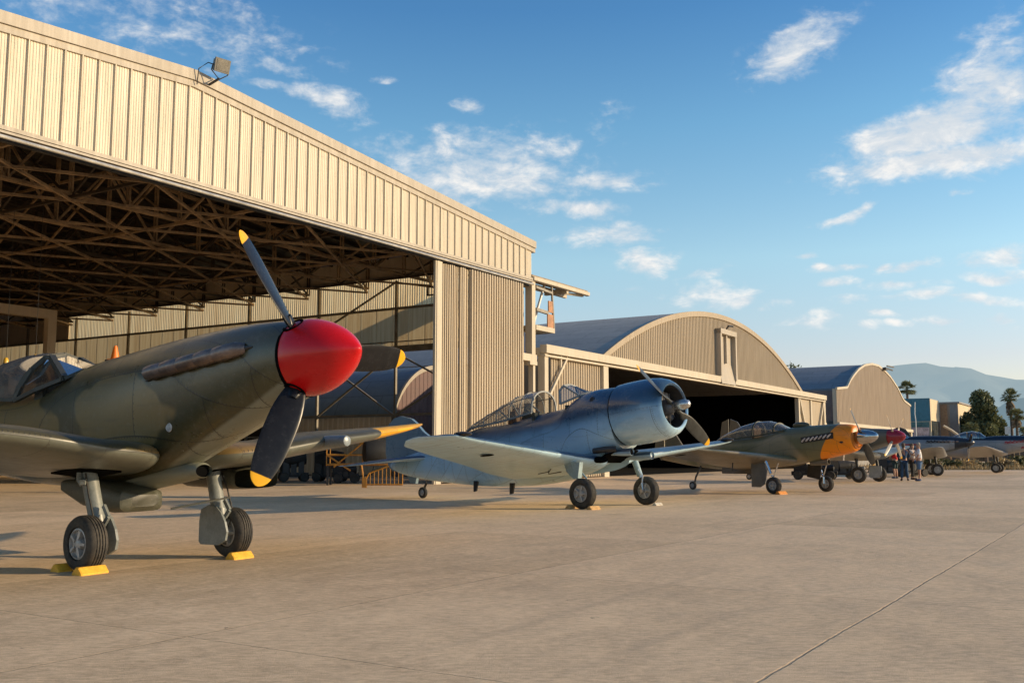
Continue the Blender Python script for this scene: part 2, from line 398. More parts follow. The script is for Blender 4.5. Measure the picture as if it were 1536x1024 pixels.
M_YEL = simple('yellow_paint', (.8, .42, .02), .5, 0, .2, 8)
M_WHITE = simple('white_paint', (.75, .72, .66), .5, 0, .1, 4)
def mat_roofing(name, c):
    m, nt, o = new_mat(name); b = NB(nt); uv = b.coord('UV')
    br = b.node('ShaderNodeTexBrick'); b.set(br, 'Vector', uv); b.set(br, 'Scale', 1.); b.set(br, 'Brick Width', 3.2); b.set(br, 'Row Height', 1.25); b.set(br, 'Mortar Size', .03)
    b.set(br, 'Color1', col(c)); b.set(br, 'Color2', col(tuple(x*.8 for x in c))); b.set(br, 'Mortar', col(tuple(x*.5 for x in c))); br.offset = .5
    q = b.coord('Object'); n1 = b.noise(q, .25, 5, .65); n2 = b.noise(q, 3, 5, .7)
    cc = b.mix(b.lin(n1, .3, .7, 0, .5), br.outputs[0], tuple(x*.72 for x in c)); cc = b.mix(b.lin(n2, .4, .7, 0, .3), cc, tuple(min(1, x*1.3) for x in c))
    b.out(o, b.bsdf(cc, .7, 0, b.bump(br.outputs['Fac'], -.3, .02), .4)); return m
M_ARCHROOF = mat_roofing('bitumen_roofing', (.46, .41, .35))
M_BLUEROOF = mat_roofing('blue_grey_roofing', (.2, .215, .235))
def mat_translucent(name='fibreglass_sheet', fac=.12, k=1.):
    m, nt, o = new_mat(name); b = NB(nt); q = b.coord('Object')
    st = b.noise(b.map(q, scale=(1, 4, .1)), 2., 4, .7)
    c = b.mix(b.ss(st, .35, .65), (.75*k, .55*k, .3*k), (1.*k, .84*k, .52*k))
    t = b.node('ShaderNodeBsdfTranslucent'); b.set(t, 0, c)
    d = b.bsdf(b.mix(.5, c, (.4, .33, .22)), .6)
    mx = b.node('ShaderNodeMixShader'); b.set(mx, 0, fac); nt.links.new(t.outputs[0], mx.inputs[1]); nt.links.new(d, mx.inputs[2])
    b.out(o, mx.outputs[0]); return m
M_FIBRE = mat_translucent(); M_SIDE = mat_translucent('brightened_side_sheet', .6, .7)  # side band lets light through to brighten the dark inner wall
def mat_window(name, c=(.05, .07, .08), rough=.08):
    return simple(name, c, rough, 0, .4, .8, spec=1.)
M_WIN = mat_window('window_glass')

def corrug(mb, a0, a1, fixed, zb, zt, pitch, depth, axis='u', out=-1, prof=((0, 0), (.12, 1), (.5, 1), (.62, 0))):
    """corrugated sheet: profile runs along a (u or v), stands at `fixed` on the other axis; out is the sign of the ribs"""
    pts = []; n = max(1, int(round((a1-a0)/pitch))); pitch = (a1-a0)/n
    for i in range(n):
        for f, h in prof: pts.append((a0+(i+f)*pitch, fixed+out*h*depth))
    pts.append((a1, fixed))
    vs = []
    for a, o_ in pts:
        lo = zb(a) if callable(zb) else zb; hi = zt(a) if callable(zt) else zt
        p = (a, o_) if axis == 'u' else (o_, a)
        vs += [(p[0], p[1], lo), (p[0], p[1], hi)]
    k = len(pts)
    fs = [(2*i, 2*i+2, 2*i+3, 2*i+1) for i in range(k-1)]
    mb.add(vs, fs)
    return mb

# ------------------------------------------------------------------ the big open hangar (local x = u along the front, y = v inwards)
UL, UR_, PK = -38.6, 4.6, -17.0
def roofz(u): return 13.80 - .0805*abs(u-PK)
hg = thing('hangar', 'big cream metal hangar with wide open front and exposed roof trusses behind the green fighter', 'hangar', tuple(P0), HA)
mb = MB(); corrug(mb, UL, UR_, 0., 10.12, lambda u: roofz(u)-.5, .0927, .014)
k = 0; u = UL + .3
while u < UR_ - .1:
    mb.bx(u-.016, u+.016, -.07, .004, 10.10, roofz(u)-.55); u += .5565
mb.build('gable_cladding', M_CREAM, hg, 30)
mb = MB()
for a, c_ in ((UL-.2, PK), (PK, UR_+.28)):
    for (o0, z0, z1) in ((-.14, -.36, -.01), (-.075, -.58, -.362)):
        mb.prism([(a, o0, roofz(a)+z0), (c_, o0, roofz(c_)+z0), (c_, o0, roofz(c_)+z1), (a, o0, roofz(a)+z1)], (0, .3-.0*o0, 0))
mb.build('roof_trim', M_TRIM, hg, 30)
mb = MB()
mb.bx(UL, UR_+6.1, -.10, .06, 10.0, 10.118); mb.bx(UL, UR_, -.13, .02, 9.9, 9.965)
mb.build('door_track', M_TRIM, hg, 30)
MB().tube([(UL, -.1, 9.80), (UR_, -.1, 9.80)], .055, 8).build('track_rail', M_RAIL, hg)
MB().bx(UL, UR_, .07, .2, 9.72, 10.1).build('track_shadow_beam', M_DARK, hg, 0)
# roof, left and back walls and the inside of the gable
mb = MB()
VB = 46.
for a, c_ in ((UL-.2, PK), (PK, UR_+.3)):
    mb.add([(a, .17, roofz(a)-.02), (c_, .17, roofz(c_)-.02), (c_, VB, roofz(c_)-.02), (a, VB, roofz(a)-.02), (a, .17, roofz(a)-.12), (c_, .17, roofz(c_)-.12), (c_, VB, roofz(c_)-.12), (a, VB, roofz(a)-.12)],
           [(0, 1, 2, 3), (7, 6, 5, 4), (0, 4, 5, 1), (2, 6, 7, 3), (1, 5, 6, 2), (3, 7, 4, 0)])
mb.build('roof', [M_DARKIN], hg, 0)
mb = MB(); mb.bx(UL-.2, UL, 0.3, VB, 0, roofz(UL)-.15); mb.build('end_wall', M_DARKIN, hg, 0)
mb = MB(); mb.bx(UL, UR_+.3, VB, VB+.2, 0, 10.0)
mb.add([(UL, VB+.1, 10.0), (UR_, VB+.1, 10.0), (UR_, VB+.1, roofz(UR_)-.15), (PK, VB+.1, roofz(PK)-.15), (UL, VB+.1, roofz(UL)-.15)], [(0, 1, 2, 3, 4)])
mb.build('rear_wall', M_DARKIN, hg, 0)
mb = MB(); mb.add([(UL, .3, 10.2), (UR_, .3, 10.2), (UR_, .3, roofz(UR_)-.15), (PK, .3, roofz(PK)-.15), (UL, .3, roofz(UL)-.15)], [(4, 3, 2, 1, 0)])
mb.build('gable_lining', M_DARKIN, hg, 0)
# right side wall: band made translucent to brighten it, sunlit fibreglass strip above it, open bracing below
US = 3.9
mb = MB(); corrug(mb, .6, 37., US, 9.1, 10.75, .16, .03, 'v'); mb.build('translucent_panel', M_FIBRE, hg, 30)
mb = MB(); mb.bx(US-.03, US+.05, .6, VB, 10.75, roofz(US)-.2); mb.bx(US-.03, US+.05, 37., VB, 9.1, 10.75)
mb.build('upper_wall', M_INW, hg, 0)
mb = MB(); corrug(mb, .6, VB, US, 7.05, 9.1, 1.1, .02, 'v', prof=((0, 0), (.02, 1), (.06, 1), (.08, 0)))
mb.build('side_wall', M_SIDE, hg, 0)
mb = MB()
mb.bx(US-.16, US+.02, .6, VB, 6.72, 7.05); mb.bx(US-.1, US-.04, .6, VB, 7.25, 7.31); mb.bx(US-.22, US-.04, .6, VB, 9.02, 9.14); mb.bx(US-.2, US-.02, .6, 44, 10.7, 10.86)
mb.bx(US-.1, US+.02, .6, VB, 3.3, 3.42); mb.bx(US-.1, US+.02, .6, VB, 2.2, 2.3)
mb.build('wall_girt', M_STEEL2, hg, 0)
for i, v in enumerate((.9, 8.0, 13.6, 19.2, 24.8, 30.4, 36., 41.6)):
    mb = MB(); mb.bx(US-.2, US-.06, v-.06, v+.06, 0, 10.6); mb.build('wall_post', M_STEEL2, hg, 0)
for v0, v1, za, zb_ in ((8.0, 13.6, 6.7, 3.3), (13.6, 8.0, 6.7, 3.3), (13.6, 19.2, 6.7, 3.3), (8.0, .9, 6.7, 3.3), (8., .9, 10.5, 9.1), (8., 15.5, 10.5, 7.2), (.9, 8.0, 6.7, 3.3)):
    MB().bar((US-.2, v0, za), (US-.2, v1, zb_), .09).build('diagonal_brace', M_STEEL2, hg, 0)
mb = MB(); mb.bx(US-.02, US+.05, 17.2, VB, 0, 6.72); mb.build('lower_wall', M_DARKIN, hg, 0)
MB().bx(US-.1, US-.02, 4.0, 6.0, 9.6, 9.68).bx(US-.1, US-.02, 4.0, 6.0, 10.05, 10.11).bx(US-.1, US-.02, 4.0, 4.1, 9.6, 10.11).bx(US-.1, US-.02, 5.9, 6.0, 9.6, 10.11).build('wall_rack', M_STEEL2, hg, 0)
# roof trusses parallel to the front and the bracing between them
TV = [1.2, 5.6, 10.0, 14.4, 18.8, 23.2, 27.6, 32.0, 36.4, 40.8]
def dbl(mb, p, q, w, gap):
    p = Vector(p); q = Vector(q)
    mb.bar(p+Vector((0, gap, 0)), q+Vector((0, gap, 0)), w); mb.bar(p-Vector((0, gap, 0)), q-Vector((0, gap, 0)), w)
NPAN = 18; us = [UL + (US-.2-UL)*i/NPAN for i in range(NPAN+1)]
for ti, v in enumerate(TV):
    mb = MB()
    dbl(mb, (UL, v, 10.32), (US-.2, v, 10.32), .10, .09)
    dbl(mb, (UL, v, roofz(UL)-.35), (PK, v, roofz(PK)-.35), .10, .09); dbl(mb, (PK, v, roofz(PK)-.35), (US-.2, v, roofz(US)-.35), .10, .09)
    for i, u in enumerate(us):
        if ti < 7 : dbl(mb, (u, v, 10.32), (u, v, roofz(u)-.35), .062, .08)
        if i < NPAN:
            a, c_ = us[i], us[i+1]
            if (i % 2 == 0): mb.bar((a, v, 10.32), (c_, v, roofz(c_)-.35), .08)
            else: mb.bar((a, v, roofz(a)-.35), (c_, v, 10.32), .08)
            if ti < 5: mb.bar(((a+c_)/2, v, (10.32+roofz(a)-.35)/2), (c_ if i % 2 else a, v, 10.32+ (roofz(a)-10.67)*.0), .06)
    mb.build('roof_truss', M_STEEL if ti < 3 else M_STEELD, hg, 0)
for i in range(1, NPAN, 2):
    u = us[i]; mb = MB()
    mb.bar((u, .5, 10.2), (u, VB, 10.2), .1); mb.bar((u, .5, roofz(u)-.5), (u, VB, roofz(u)-.5), .1)
    for j in range(len(TV)-1):
        a, c_ = TV[j], TV[j+1]
        mb.bar((u, a, 10.2), (u, c_, roofz(u)-.5), .075); mb.bar((u, a, roofz(u)-.5), (u, c_, 10.2), .075)
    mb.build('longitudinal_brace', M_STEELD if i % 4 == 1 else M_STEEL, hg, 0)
mb = MB()
for j in range(len(TV)-1):
    for i in range(0, NPAN, 3):
        a, c_ = us[i], us[i+3]
        mb.bar((a, TV[j], 10.12), (c_, TV[j+1], 10.12), .09); mb.bar((c_, TV[j], 10.10), (a, TV[j+1], 10.10), .09)
mb.build('cross_brace', M_STEEL, hg, 0)
mb = MB()
for k in range(34):
    v = .6 + k*1.35
    for a, c_ in ((UL, PK), (PK, US)): mb.bar((a, v, roofz(a)-.2), (c_, v, roofz(c_)-.2), .1, .16)
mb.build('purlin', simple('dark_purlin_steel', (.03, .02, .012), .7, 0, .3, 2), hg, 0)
# front jamb, folded door leaves and the flat corrugated leaf
mb = MB(); mb.bx(-3.5, -3.0, .02, .14, 0, 9.7); mb.bx(-3.42, -3.08, -.012, .02, 0, 9.7); mb.build('door_jamb', M_BEAM, hg, 0)
mb = MB(); mb.bx(-3.02, -2.0, .3, .4, 0, 9.7); mb.build('jamb_recess', M_DARK, hg, 0)
for i, (a, c_, vv) in enumerate(((-2.8, -2.42, .12), (-2.42, -2.05, .04), (-2.03, -1.66, .12), (-1.66, -1.3, -.02), (-1.28, -.92, .1))):
    mb = MB(); mb.bx(a, c_, vv, vv+.1, .06, 9.68); mb.bx(a+.1, a+.16, vv-.05, vv, .06, 9.68); mb.bx(c_-.12, c_-.06, vv-.05, vv, .06, 9.68)
    mb.build('folded_door_leaf', M_CREAMD, hg, 0)
mb = MB(); corrug(mb, -.9, 3.72, -.02, .05, 9.69, .21, .1); mb.bx(-.9, 3.72, .0, .08, .05, 9.69)
mb.build('door_leaf', M_CREAMD, hg, 30)
mb = MB(); mb.bx(3.74, 5.1, .75, .85, 0, 9.7); mb.bx(4.02, 4.16, .3, .5, 6.25, 9.7); mb.bx(4.36, 4.46, .4, .5, 6.25, 9.7); mb.build('recess_lining', M_TAN, hg, 0)
mb = MB(); mb.bx(4.66, 5.0, .0, .4, 6.25, 9.99); mb.bx(4.8, 5.0, .02, .3, 0, 5.9); mb.build('corner_post', M_BEAM, hg, 0)
mb = MB(); mb.bx(3.74, 5.06, -.05, .5, 5.9, 6.25); mb.bx(4.4, 5.1, -.05, .3, 5.72, 5.9); mb.build('ledge', M_BEAM, hg, 0)
# awning over the right end
mb = MB()
mb.prism([(4.62, -.05, 10.12), (4.62, -.05, 10.3), (4.62, 1.5, 10.85), (4.62, 1.5, 10.4)], (6.0, 0, 0))
mb.build('awning', simple('awning_roof', (.3, .235, .16), .8, 0, .3, 3), hg, 0)
mb = MB(); mb.bx(4.64, 10.68, -.16, -.052, 10.02, 10.2); mb.bx(4.7, 10.68, 1.3, 1.45, 10.0, 10.3); mb.bx(8.3, 8.5, -.0, 1.4, 9.85, 10.12); mb.bar((8.4, .3, 9.9), (10.5, .2, 10.02), .12)
mb.build('awning_frame', M_BEAM, hg, 0)
MB().bar((6.6, .4, 10.1), (5.1, .4, 7.2), .1).build('awning_brace', M_WHITE, hg, 0)
# little platform with boards on the corner
mb = MB(); mb.bx(5.1, 7.0, .0, 1.1, 7.55, 7.8); mb.build('platform', M_BEAM, hg, 0)
mb = MB(); mb.bx(6.3, 6.9, .02, .08, 7.8, 8.5); mb.bx(6.4, 6.85, .02, .08, 8.6, 9.2); mb.build('platform_board', simple('orange_brown_board', (.4, .2, .1), .7, 0, .3, 3), hg, 0)
mb = MB(); mb.bar((6.98, .05, 7.8), (6.75, .05, 10.0), .09); mb.bar((5.1, .05, 8.6), (6.3, .05, 8.55), .16); mb.bar((5.1, .05, 9.75), (6.75, .05, 9.65), .12); mb.build('platform_rail', M_STEEL2, hg, 0)

# floodlight on the roof edge
fl = thing('floodlight', 'square floodlight bolted to the roof edge above the open hangar front', 'floodlight', tuple(huv(-16.45, -.15, 13.7)), HA)
M_FLH = simple('floodlight_housing', (.12, .115, .1), .5, .3, .25, 8)
rot = .68*Matrix.Rotation(R(-12), 3, 'Z') @ Matrix.Rotation(R(14), 3, 'X')
def rp(p): return rot @ Vector(p) + Vector((.1, -.45, .34))
mb = MB(); mb.prism([rp(p) for p in ((-.4, -.12, -.33), (.4, -.12, -.33), (.4, -.12, .33), (-.4, -.12, .33))], rot @ Vector((0, .1, 0)))
mb.prism([rp(p) for p in ((-.34, -.02, -.27), (.34, -.02, -.27), (.34, -.02, .27), (-.34, -.02, .27))], rot @ Vector((0, .24, 0)))
for x in (-.24, -.08, .08, .24): mb.bar(rp((x, .22, -.25)), rp((x, .3, .25)), .03)
mb.build('housing', M_FLH, fl, 0)
M_LENS = simple('frosted_lens', (.2, .185, .15), .15, 0, .2, 3, spec=.8)
MB().prism([rp(p) for p in ((-.31, -.135, -.25), (.31, -.135, -.25), (.31, -.135, .25), (-.31, -.135, .25))], rot @ Vector((0, .012, 0))).build('lens', M_LENS, fl, 0)
mb = MB(); mb.tube([rp((-.44, 0, 0)), rp((-.46, .05, -.3)), (.02, -.42, -.12), (.0, -.1, -.2)], .02, 6); mb.tube([rp((.44, 0, 0)), rp((.42, .05, -.36)), (.08, -.42, -.12)], .02, 6); mb.bar((0, 0, -.25), (.03, -.45, -.12), .06)
mb.tube([rp((-.3, .25, 0)), rp((-.55, .3, .02)), (-.55, -.12, .1), (-.5, .0, -.4)], .018, 6); mb.build('bracket', M_DARK, fl)

# ------------------------------------------------------------------ second hangar with an arched roof
def arc(u, c, half, z0, rise):
    r = (half*half+rise*rise)/(2*rise); d = min(abs(u-c), half)
    return z0 + rise - r + math.sqrt(max(r*r-d*d, 0))
def arch_roof(c, half, z0, rise, v0, v1, n=40, th=.25):
    rings = []; uvs = []
    for v in (v0, v1):
        top = [(c-half+2*half*i/n, v, arc(c-half+2*half*i/n, c, half, z0, rise)) for i in range(n+1)]
        rings.append(top + [(p[0], v, p[2]-th) for p in reversed(top)])
        L = [0]
        for i in range(1, len(rings[-1])): L.append(L[-1] + math.dist(rings[-1][i], rings[-1][i-1]))
        L.append(L[-1]+.1); uvs.append([(v, l) for l in L])
    return MB().loft(rings, True, True, uvs)
h2 = thing('arched_hangar', 'tan corrugated hangar with broad arched roof and dark open doorway behind the blue trainer', 'hangar', tuple(P0), HA)
C2, HF2 = 32.45, 19.9
arch_roof(C2, HF2, 6.85, 4.55, .1, 60).build('roof', M_ARCHROOF, h2, 30)
mb = MB()
for a, c_ in ((C2-HF2+.2, 30.7), (34.1, C2+HF2-.2)): corrug(mb, a, c_, .1, 6.8, lambda u: arc(u, C2, HF2, 6.85, 4.55)-.05, .27, .05)
corrug(mb, 30.7, 34.1, .1, 10.3, lambda u: arc(u, C2, HF2, 6.85, 4.55)-.05, .27, .05)
mb.build('gable_wall', M_TAN, h2, 30)
rg = []
for i in range(41):
    u = C2-HF2+2*HF2*i/40; z = arc(u, C2, HF2, 6.85, 4.55)
    rg.append([(u, -.04, z-.3), (u, .1, z-.3), (u, .1, z+.06), (u, -.04, z+.06)])
MB().loft(rg).build('gable_rim', M_TAN, h2, 30)
mb = MB(); mb.bx(5.7, 30.85, -.25, .15, 6.42, 6.85); mb.bx(34.0, 59.7, -.25, .15, 6.42, 6.85); mb.bx(5.7, 59.7, .16, .5, 6.3, 6.7); mb.bx(5.7, 59.7, -.16, .1, 6.24, 6.34)
mb.build('door_beam', M_BEAM, h2, 0)
mb = MB(); mb.bx(30.7, 30.95, -.35, .1, 6.9, 10.3); mb.bx(33.85, 34.1, -.35, .1, 6.7, 10.3); mb.bx(30.7, 34.1, -.38, .1, 9.98, 10.35); mb.bx(30.95, 33.85, .0, .06, 7.9, 9.98)
mb.bx(32.3, 32.5, -.2, .0, 7.9, 9.98)
mb.prism([(30.95, .0, 7.9), (33.85, .0, 7.9), (33.85, -.3, 6.35), (30.95, -.3, 6.35)], (0, .06, 0)); mb.build('vent_shaft', M_TRIM, h2, 0)
MB().tube([(32.1, -.3, 10.4), (32.1, -.45, 10.62), (32.8, -.55, 10.66)], .07, 6).build('vent_lamp', M_DARK, h2)
mb = MB(); corrug(mb, 6.7, 12.4, .12, .05, 6.3, .27, .05); mb.build('pocket_wall', M_TAN, h2, 30)
MB().bx(12.4, 13.0, -.1, .4, 0, 6.3).build('door_jamb', M_BEAM, h2, 0)
MB().bar((6.15, -.1, 4.2), (8.1, -.1, 6.35), .13).bar((7.5, -.05, 5.6), (7.5, -.05, 6.4), .1).build('pocket_brace', M_BEAM, h2, 0)
mb = MB(); mb.bx(5.75, 6.12, -.1, .3, 0, 6.42); mb.build('pocket_frame', M_BEAM, h2, 0)
mb = MB(); mb.bx(51.2, 55.0, .1, .2, .05, 6.3); mb.bx(55.3, 59.3, .1, .2, .05, 6.3); mb.build('sliding_door', M_TAN, h2, 0)
mb = MB(); mb.bx(50.9, 51.3, -.05, .3, 0, 6.3); mb.bx(54.9, 55.3, -.02, .3, 0, 6.3); mb.bx(59.2, 59.7, -.1, .4, 0, 6.42)
mb.bar((51.3, 0, 6.2), (54.9, 0, .4), .2); mb.bar((59.2, 0, 6.2), (55.3, 0, .4), .2); mb.bar((59.5, .1, 4.6), (65.5, .1, .3), .22); mb.build('door_frame', M_BEAM, h2, 0)
mb = MB(); mb.bx(C2-HF2, C2-HF2+.15, .2, 60, 0, 6.85); mb.bx(C2+HF2-.15, C2+HF2, .2, 60, 0, 6.85); mb.build('side_wall', M_TAN, h2, 0)
MB().bx(C2+HF2-.22, C2+HF2-.17, .3, 59, 0, 6.7).build('shade_lining', M_BLACK, h2, 0)  # added black sheets standing in for shade on the inner walls
MB().bx(C2-HF2+.17, C2-HF2+.22, .5, 59, 0, 6.7).build('shade_lining', M_BLACK, h2, 0)
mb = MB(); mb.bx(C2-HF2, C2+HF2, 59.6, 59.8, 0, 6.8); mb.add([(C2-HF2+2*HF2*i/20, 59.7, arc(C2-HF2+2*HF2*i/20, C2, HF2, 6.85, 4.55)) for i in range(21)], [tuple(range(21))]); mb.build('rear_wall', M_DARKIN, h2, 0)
mb = MB(); mb.bx(C2-HF2+.3, C2+HF2-.3, 26, 26.1, 0, 9.5); mb.build('inner_partition', M_BLACK, h2, 0)  # black stands in for the shade deep inside the hangar
MB().add([(C2-HF2+.2, .6, .012), (C2+HF2-.2, .6, .012), (C2+HF2-.2, 26, .012), (C2-HF2+.2, 26, .012)], [(0, 1, 2, 3)]).build('floor', simple('shade_dark_floor', (.012, .01, .008), .9, spec=.1), h2, 0)  # added floor sheet, indoor shade put into its dark colour
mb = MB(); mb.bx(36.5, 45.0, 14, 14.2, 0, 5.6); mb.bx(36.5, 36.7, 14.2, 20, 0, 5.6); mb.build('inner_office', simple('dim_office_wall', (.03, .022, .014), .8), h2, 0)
MB().bx(39, 42, 13.94, 13.99, 2.6, 4.2).build('office_window', M_WIN, h2, 0)

# small arched shed seen through the bracing of the big hangar
sh = thing('arched_shed', 'small shed with blue arched roof seen through the side bracing of the big hangar', 'shed', tuple(P0), HA)
CS, HS = 10.2, 4.1
arch_roof(CS, HS, 3.5, 3.0, 10, 26, 24, .12).build('roof', MATS.get('x') or mat_roofing('shed_blue_roofing', (.16, .23, .3)), sh, 30)
mb = MB(); corrug(mb, CS-HS+.1, CS+HS-.1, 10.1, 0, lambda u: arc(u, CS, HS, 3.5, 3.0)-.05, .4, .03); mb.build('gable_wall', simple('shaded_shed_sheet', (.16, .10, .09), .7, 0, .2, 2), sh, 30)  # gable sheet darkened, its shade put into the colour
rg = []
for i in range(25):
    u = CS-HS+2*HS*i/24; z = arc(u, CS, HS, 3.5, 3.0); rg.append([(u, 9.9, z-.2), (u, 10.05, z-.2), (u, 10.05, z+.05), (u, 9.9, z+.05)])
MB().loft(rg).build('gable_rim', M_TRIM, sh, 30)
mb = MB(); corrug(mb, 10.2, 26, CS-HS+.1, 0, 3.5, .4, .03, 'v'); mb.build('side_wall', M_INW, sh, 30)

# ------------------------------------------------------------------ third hangar
h3 = thing('stepped_hangar', 'brown arched hangar with stepped shoulders beyond the orange nosed fighter', 'hangar', tuple(P0), HA)
def z3(u):
    pts = [(64.35, 7.85), (68.7, 8.2), (70.2, 9.05), (71.83, 9.7), (74, 10.45), (77, 11.15), (80.5, 11.55), (84, 11.6), (87, 11.3), (90.5, 10.7), (94.43, 9.65), (97.07, 8.55), (98.3, 8.15), (102.65, 7.65)]
    for a, c_ in zip(pts, pts[1:]):
        if u <= c_[0]: return a[1] + (c_[1]-a[1])*(u-a[0])/(c_[0]-a[0])
    return pts[-1][1]
mb = MB(); corrug(mb, 64.35, 102.65, .0, 4.45, lambda u: z3(u)-.02, .55, .05); mb.build('gable_wall', M_TAN3, h3, 30)
rg = [[(u, -.12, z3(u)-.16), (u, .1, z3(u)-.16), (u, .1, z3(u)+.08), (u, -.12, z3(u)+.08)] for u in [64.35+38.3*i/90 for i in range(91)]]
MB().loft(rg).build('gable_rim', M_BEAM, h3, 30)
rings = []; uvs = []
for v in (.12, 60):
    us3 = [68.7+29.6*i/40 for i in range(41)]
    r = [(u, v, z3(u)-.1) for u in us3] + [(98.3, v, 7.8), (68.7, v, 7.8)]
    rings.append(r); uvs.append([(v, i*.85) for i in range(len(r)+1)])
MB().loft(rings, False, True, uvs).build('roof', M_BLUEROOF, h3, 30)
mb = MB(); mb.bx(64.3, 102.8, -.25, .15, 4.1, 4.45); mb.bx(64.4, 64.7, -.02, .4, 0, 7.8); mb.bx(102.1, 102.8, -.1, .3, 0, 4.1); mb.build('door_beam', M_BEAM, h3, 0)
mb = MB(); mb.bx(68.7, 98.3, .3, .4, 0, 4.1); mb.build('sliding_door', simple('grey_door_sheet', (.2, .19, .175), .6, 0, .15, 1), h3, 0)
mb = MB(); mb.bx(66.0, 66.2, .3, 60, 0, 7.75); mb.build('side_wall', simple('purple_grey_sheet', (.17, .13, .12), .6, 0, .2, .8), h3, 0)
mb = MB(); mb.bx(65.9, 65.99, .6, 6, 1.0, 4.6); mb.build('side_window', M_WIN, h3, 0)
mb = MB(); mb.bar((86.4, -.3, 11.5), (89.2, -.6, 11.35), .14); mb.bar((87.6, -.3, 11.8), (89.5, -.7, 11.75), .14); mb.bx(86.0, 86.9, -.5, 0, 11.2, 11.5); mb.build('gable_lamp', M_DARK, h3, 0)

# ------------------------------------------------------------------ office blocks far behind
def at(px, Y): return (px-768)/1500*Y*1.0
def blk(name, label, px, Y, ztop, w1, w2): 
    """corner at the pixel column px and distance Y; w1 back along the fronts' normal, w2 along the front line"""
    t = thing(name, label, 'building', (at(px, Y), Y, 0), HA)
    return t
ofc = blk('office_building', 'modern office block with teal glass side and cream lit front beside the brown hangar', 1395, 165, 10.4, 0, 0)
M_TEAL = simple('teal_cladding', (.045, .16, .21), .45, 0, .2, .4); M_TEALG = simple('teal_glass', (.07, .16, .16), .1, 0, .35, .5, spec=1.)
M_STUC = simple('cream_stucco', (.62, .5, .33), .85, 0, .1, .5); M_STUCG = simple('grey_stucco', (.33, .3, .27), .85, 0, .1, .4)
MB().bx(0.05, 8.5, .05, 30, 0, 10.3).build('wall', M_STUC, ofc, 0)
MB().bx(0, 0.05, 0.1, 30, 6.6, 10.4).build('teal_panel', M_TEAL, ofc, 0)
mb = MB()
for i in range(8): mb.bx(-.05, .0, .3+i*3.6, .3+i*3.6+3.3, 1.0, 6.5)
mb.build('glass_wall', M_TEALG, ofc, 0)
for i in range(2):
    for j in range(4): MB().bx(.5+j*2.0, 2.1+j*2.0, -.03, .02, .8+i*3.2, 3.5+i*3.2).build('window', M_WIN, ofc, 0)
MB().bx(9.0, 11.5, -1.2, .0, 0, 9.7).build('pillar', simple('brown_pillar', (.3, .19, .11), .8), ofc, 0)
of2 = blk('stucco_building', 'square grey stucco block with tall dark windows, left of the big dense tree', 1436, 178, 10.6, 0, 0)
mb = MB(); mb.bx(0.05, 30, 0, 22, 0, 10.2); mb.build('wall', M_STUC, of2, 0)
MB().bx(0, .05, 0, 22, 0, 10.2).build('side_wall', M_STUCG, of2, 0)  # grey skin paints the shaded face of the cream block
MB().bx(-.3, 30, -.3, 22, 10.2, 10.45).build('parapet', M_STUCG, of2, 0)
for x, z0, z1 in ((1.5, .5, 6.5), (8, 4.0, 8.2), (10.5, 4.0, 8.4), (14, 4.0, 8.4), (18, 4, 8.4), (22, 4, 8.4)): MB().bx(x, x+1.6, -.04, .02, z0, z1).build('window', M_WIN, of2, 0)
MB().bx(-.04, 0.02, 3, 7, 5.0, 5.5).bx(-.04, 0.02, 10, 18, 5.0, 5.4).build('wall_stain', M_STEEL2, of2, 0)
ly = 150
low = thing('low_arcade', 'low cream arcade with slim posts in front of the teal office block', 'building', (at(1368, ly), ly, 0), R(0))
mb = MB(); mb.bx(0, 2.5, 0, 8, 3.3, 3.7); mb.bx(0, .2, 0, .3, 0, 3.3)
for i in range(1, 6): mb.bx(i*.46-.06, i*.46+.06, 0, .3, 0, 3.3)
mb.build('posts_and_beam', M_STUC, low, 0)
MB().bx(.1, 2.4, .1, 6, 3.7, 5.2).build('fascia_board', simple('lilac_fascia', (.33, .27, .28), .8, 0, .5, 1.2), low, 0)
MB().bx(.3, 2.5, 4, 4.2, 0, 3.3).build('back_wall', M_WIN, low, 0)
pl = MB().tube([(0, 0, 0), (0, 0, 6.2), (-.1, 0, 7.2), (0, 0, 8.9)], .07, 8).build('light_pole', M_WHITE, None)
pl.location = (at(1372, 149), 149, 0); tag(pl, 'slim pale pole beside the end of the brown hangar', 'pole')
lowb = thing('low_house', 'pale low house with a dark wall under the tall palm at the right edge', 'house', (at(1484, 175), 175, 0), R(4))
MB().bx(0, 24, 0, 8, 2.6, 4.4).build('wall', M_STUCG, lowb, 0); MB().bx(-6, 24, -.1, .0, 0, 2.6).build('dark_wall', simple('dark_screen_wall', (.03, .028, .03), .8), lowb, 0)
for x in (10, 14.5, 19): MB().bx(x, x+.35, -.25, -.1, 0, 2.7).build('post', simple('red_post', (.3, .1, .06), .7), lowb, 0)
for x in (11.5, 15.5): MB().bx(x, x+1.4, -.2, -.11, 2.9, 4.0).build('window', M_WIN, lowb, 0)
sg = thing('sign_board', 'small white sign board on two legs in front of the low house', 'sign', (at(1511, 172), 172, 0), 0)
MB().bx(-.75, .75, -.05, .05, 4.6, 5.9).build('board', M_WHITE, sg, 0); MB().bx(-.6, -.5, .05, .15, 0, 5.5).bx(.5, .6, .05, .15, 0, 5.5).build('leg', M_STEEL2, sg, 0)
cv = thing('conveyor_tube', 'slanting cream pipe chute behind the blue nosed fighter', 'pipe', (at(1413, 120), 120, 0), 0)
MB().tube([(0, 0, 4.6), (.9, 0, 4.1), (1.7, 0, 3.5), (1.95, 0, 2.9)], .14, 10).build('tube', M_BEAM, cv); MB().tube([(1.85, 0, 0), (1.85, 0, 3.2)], .1, 8).build('stand', M_STEEL2, cv)

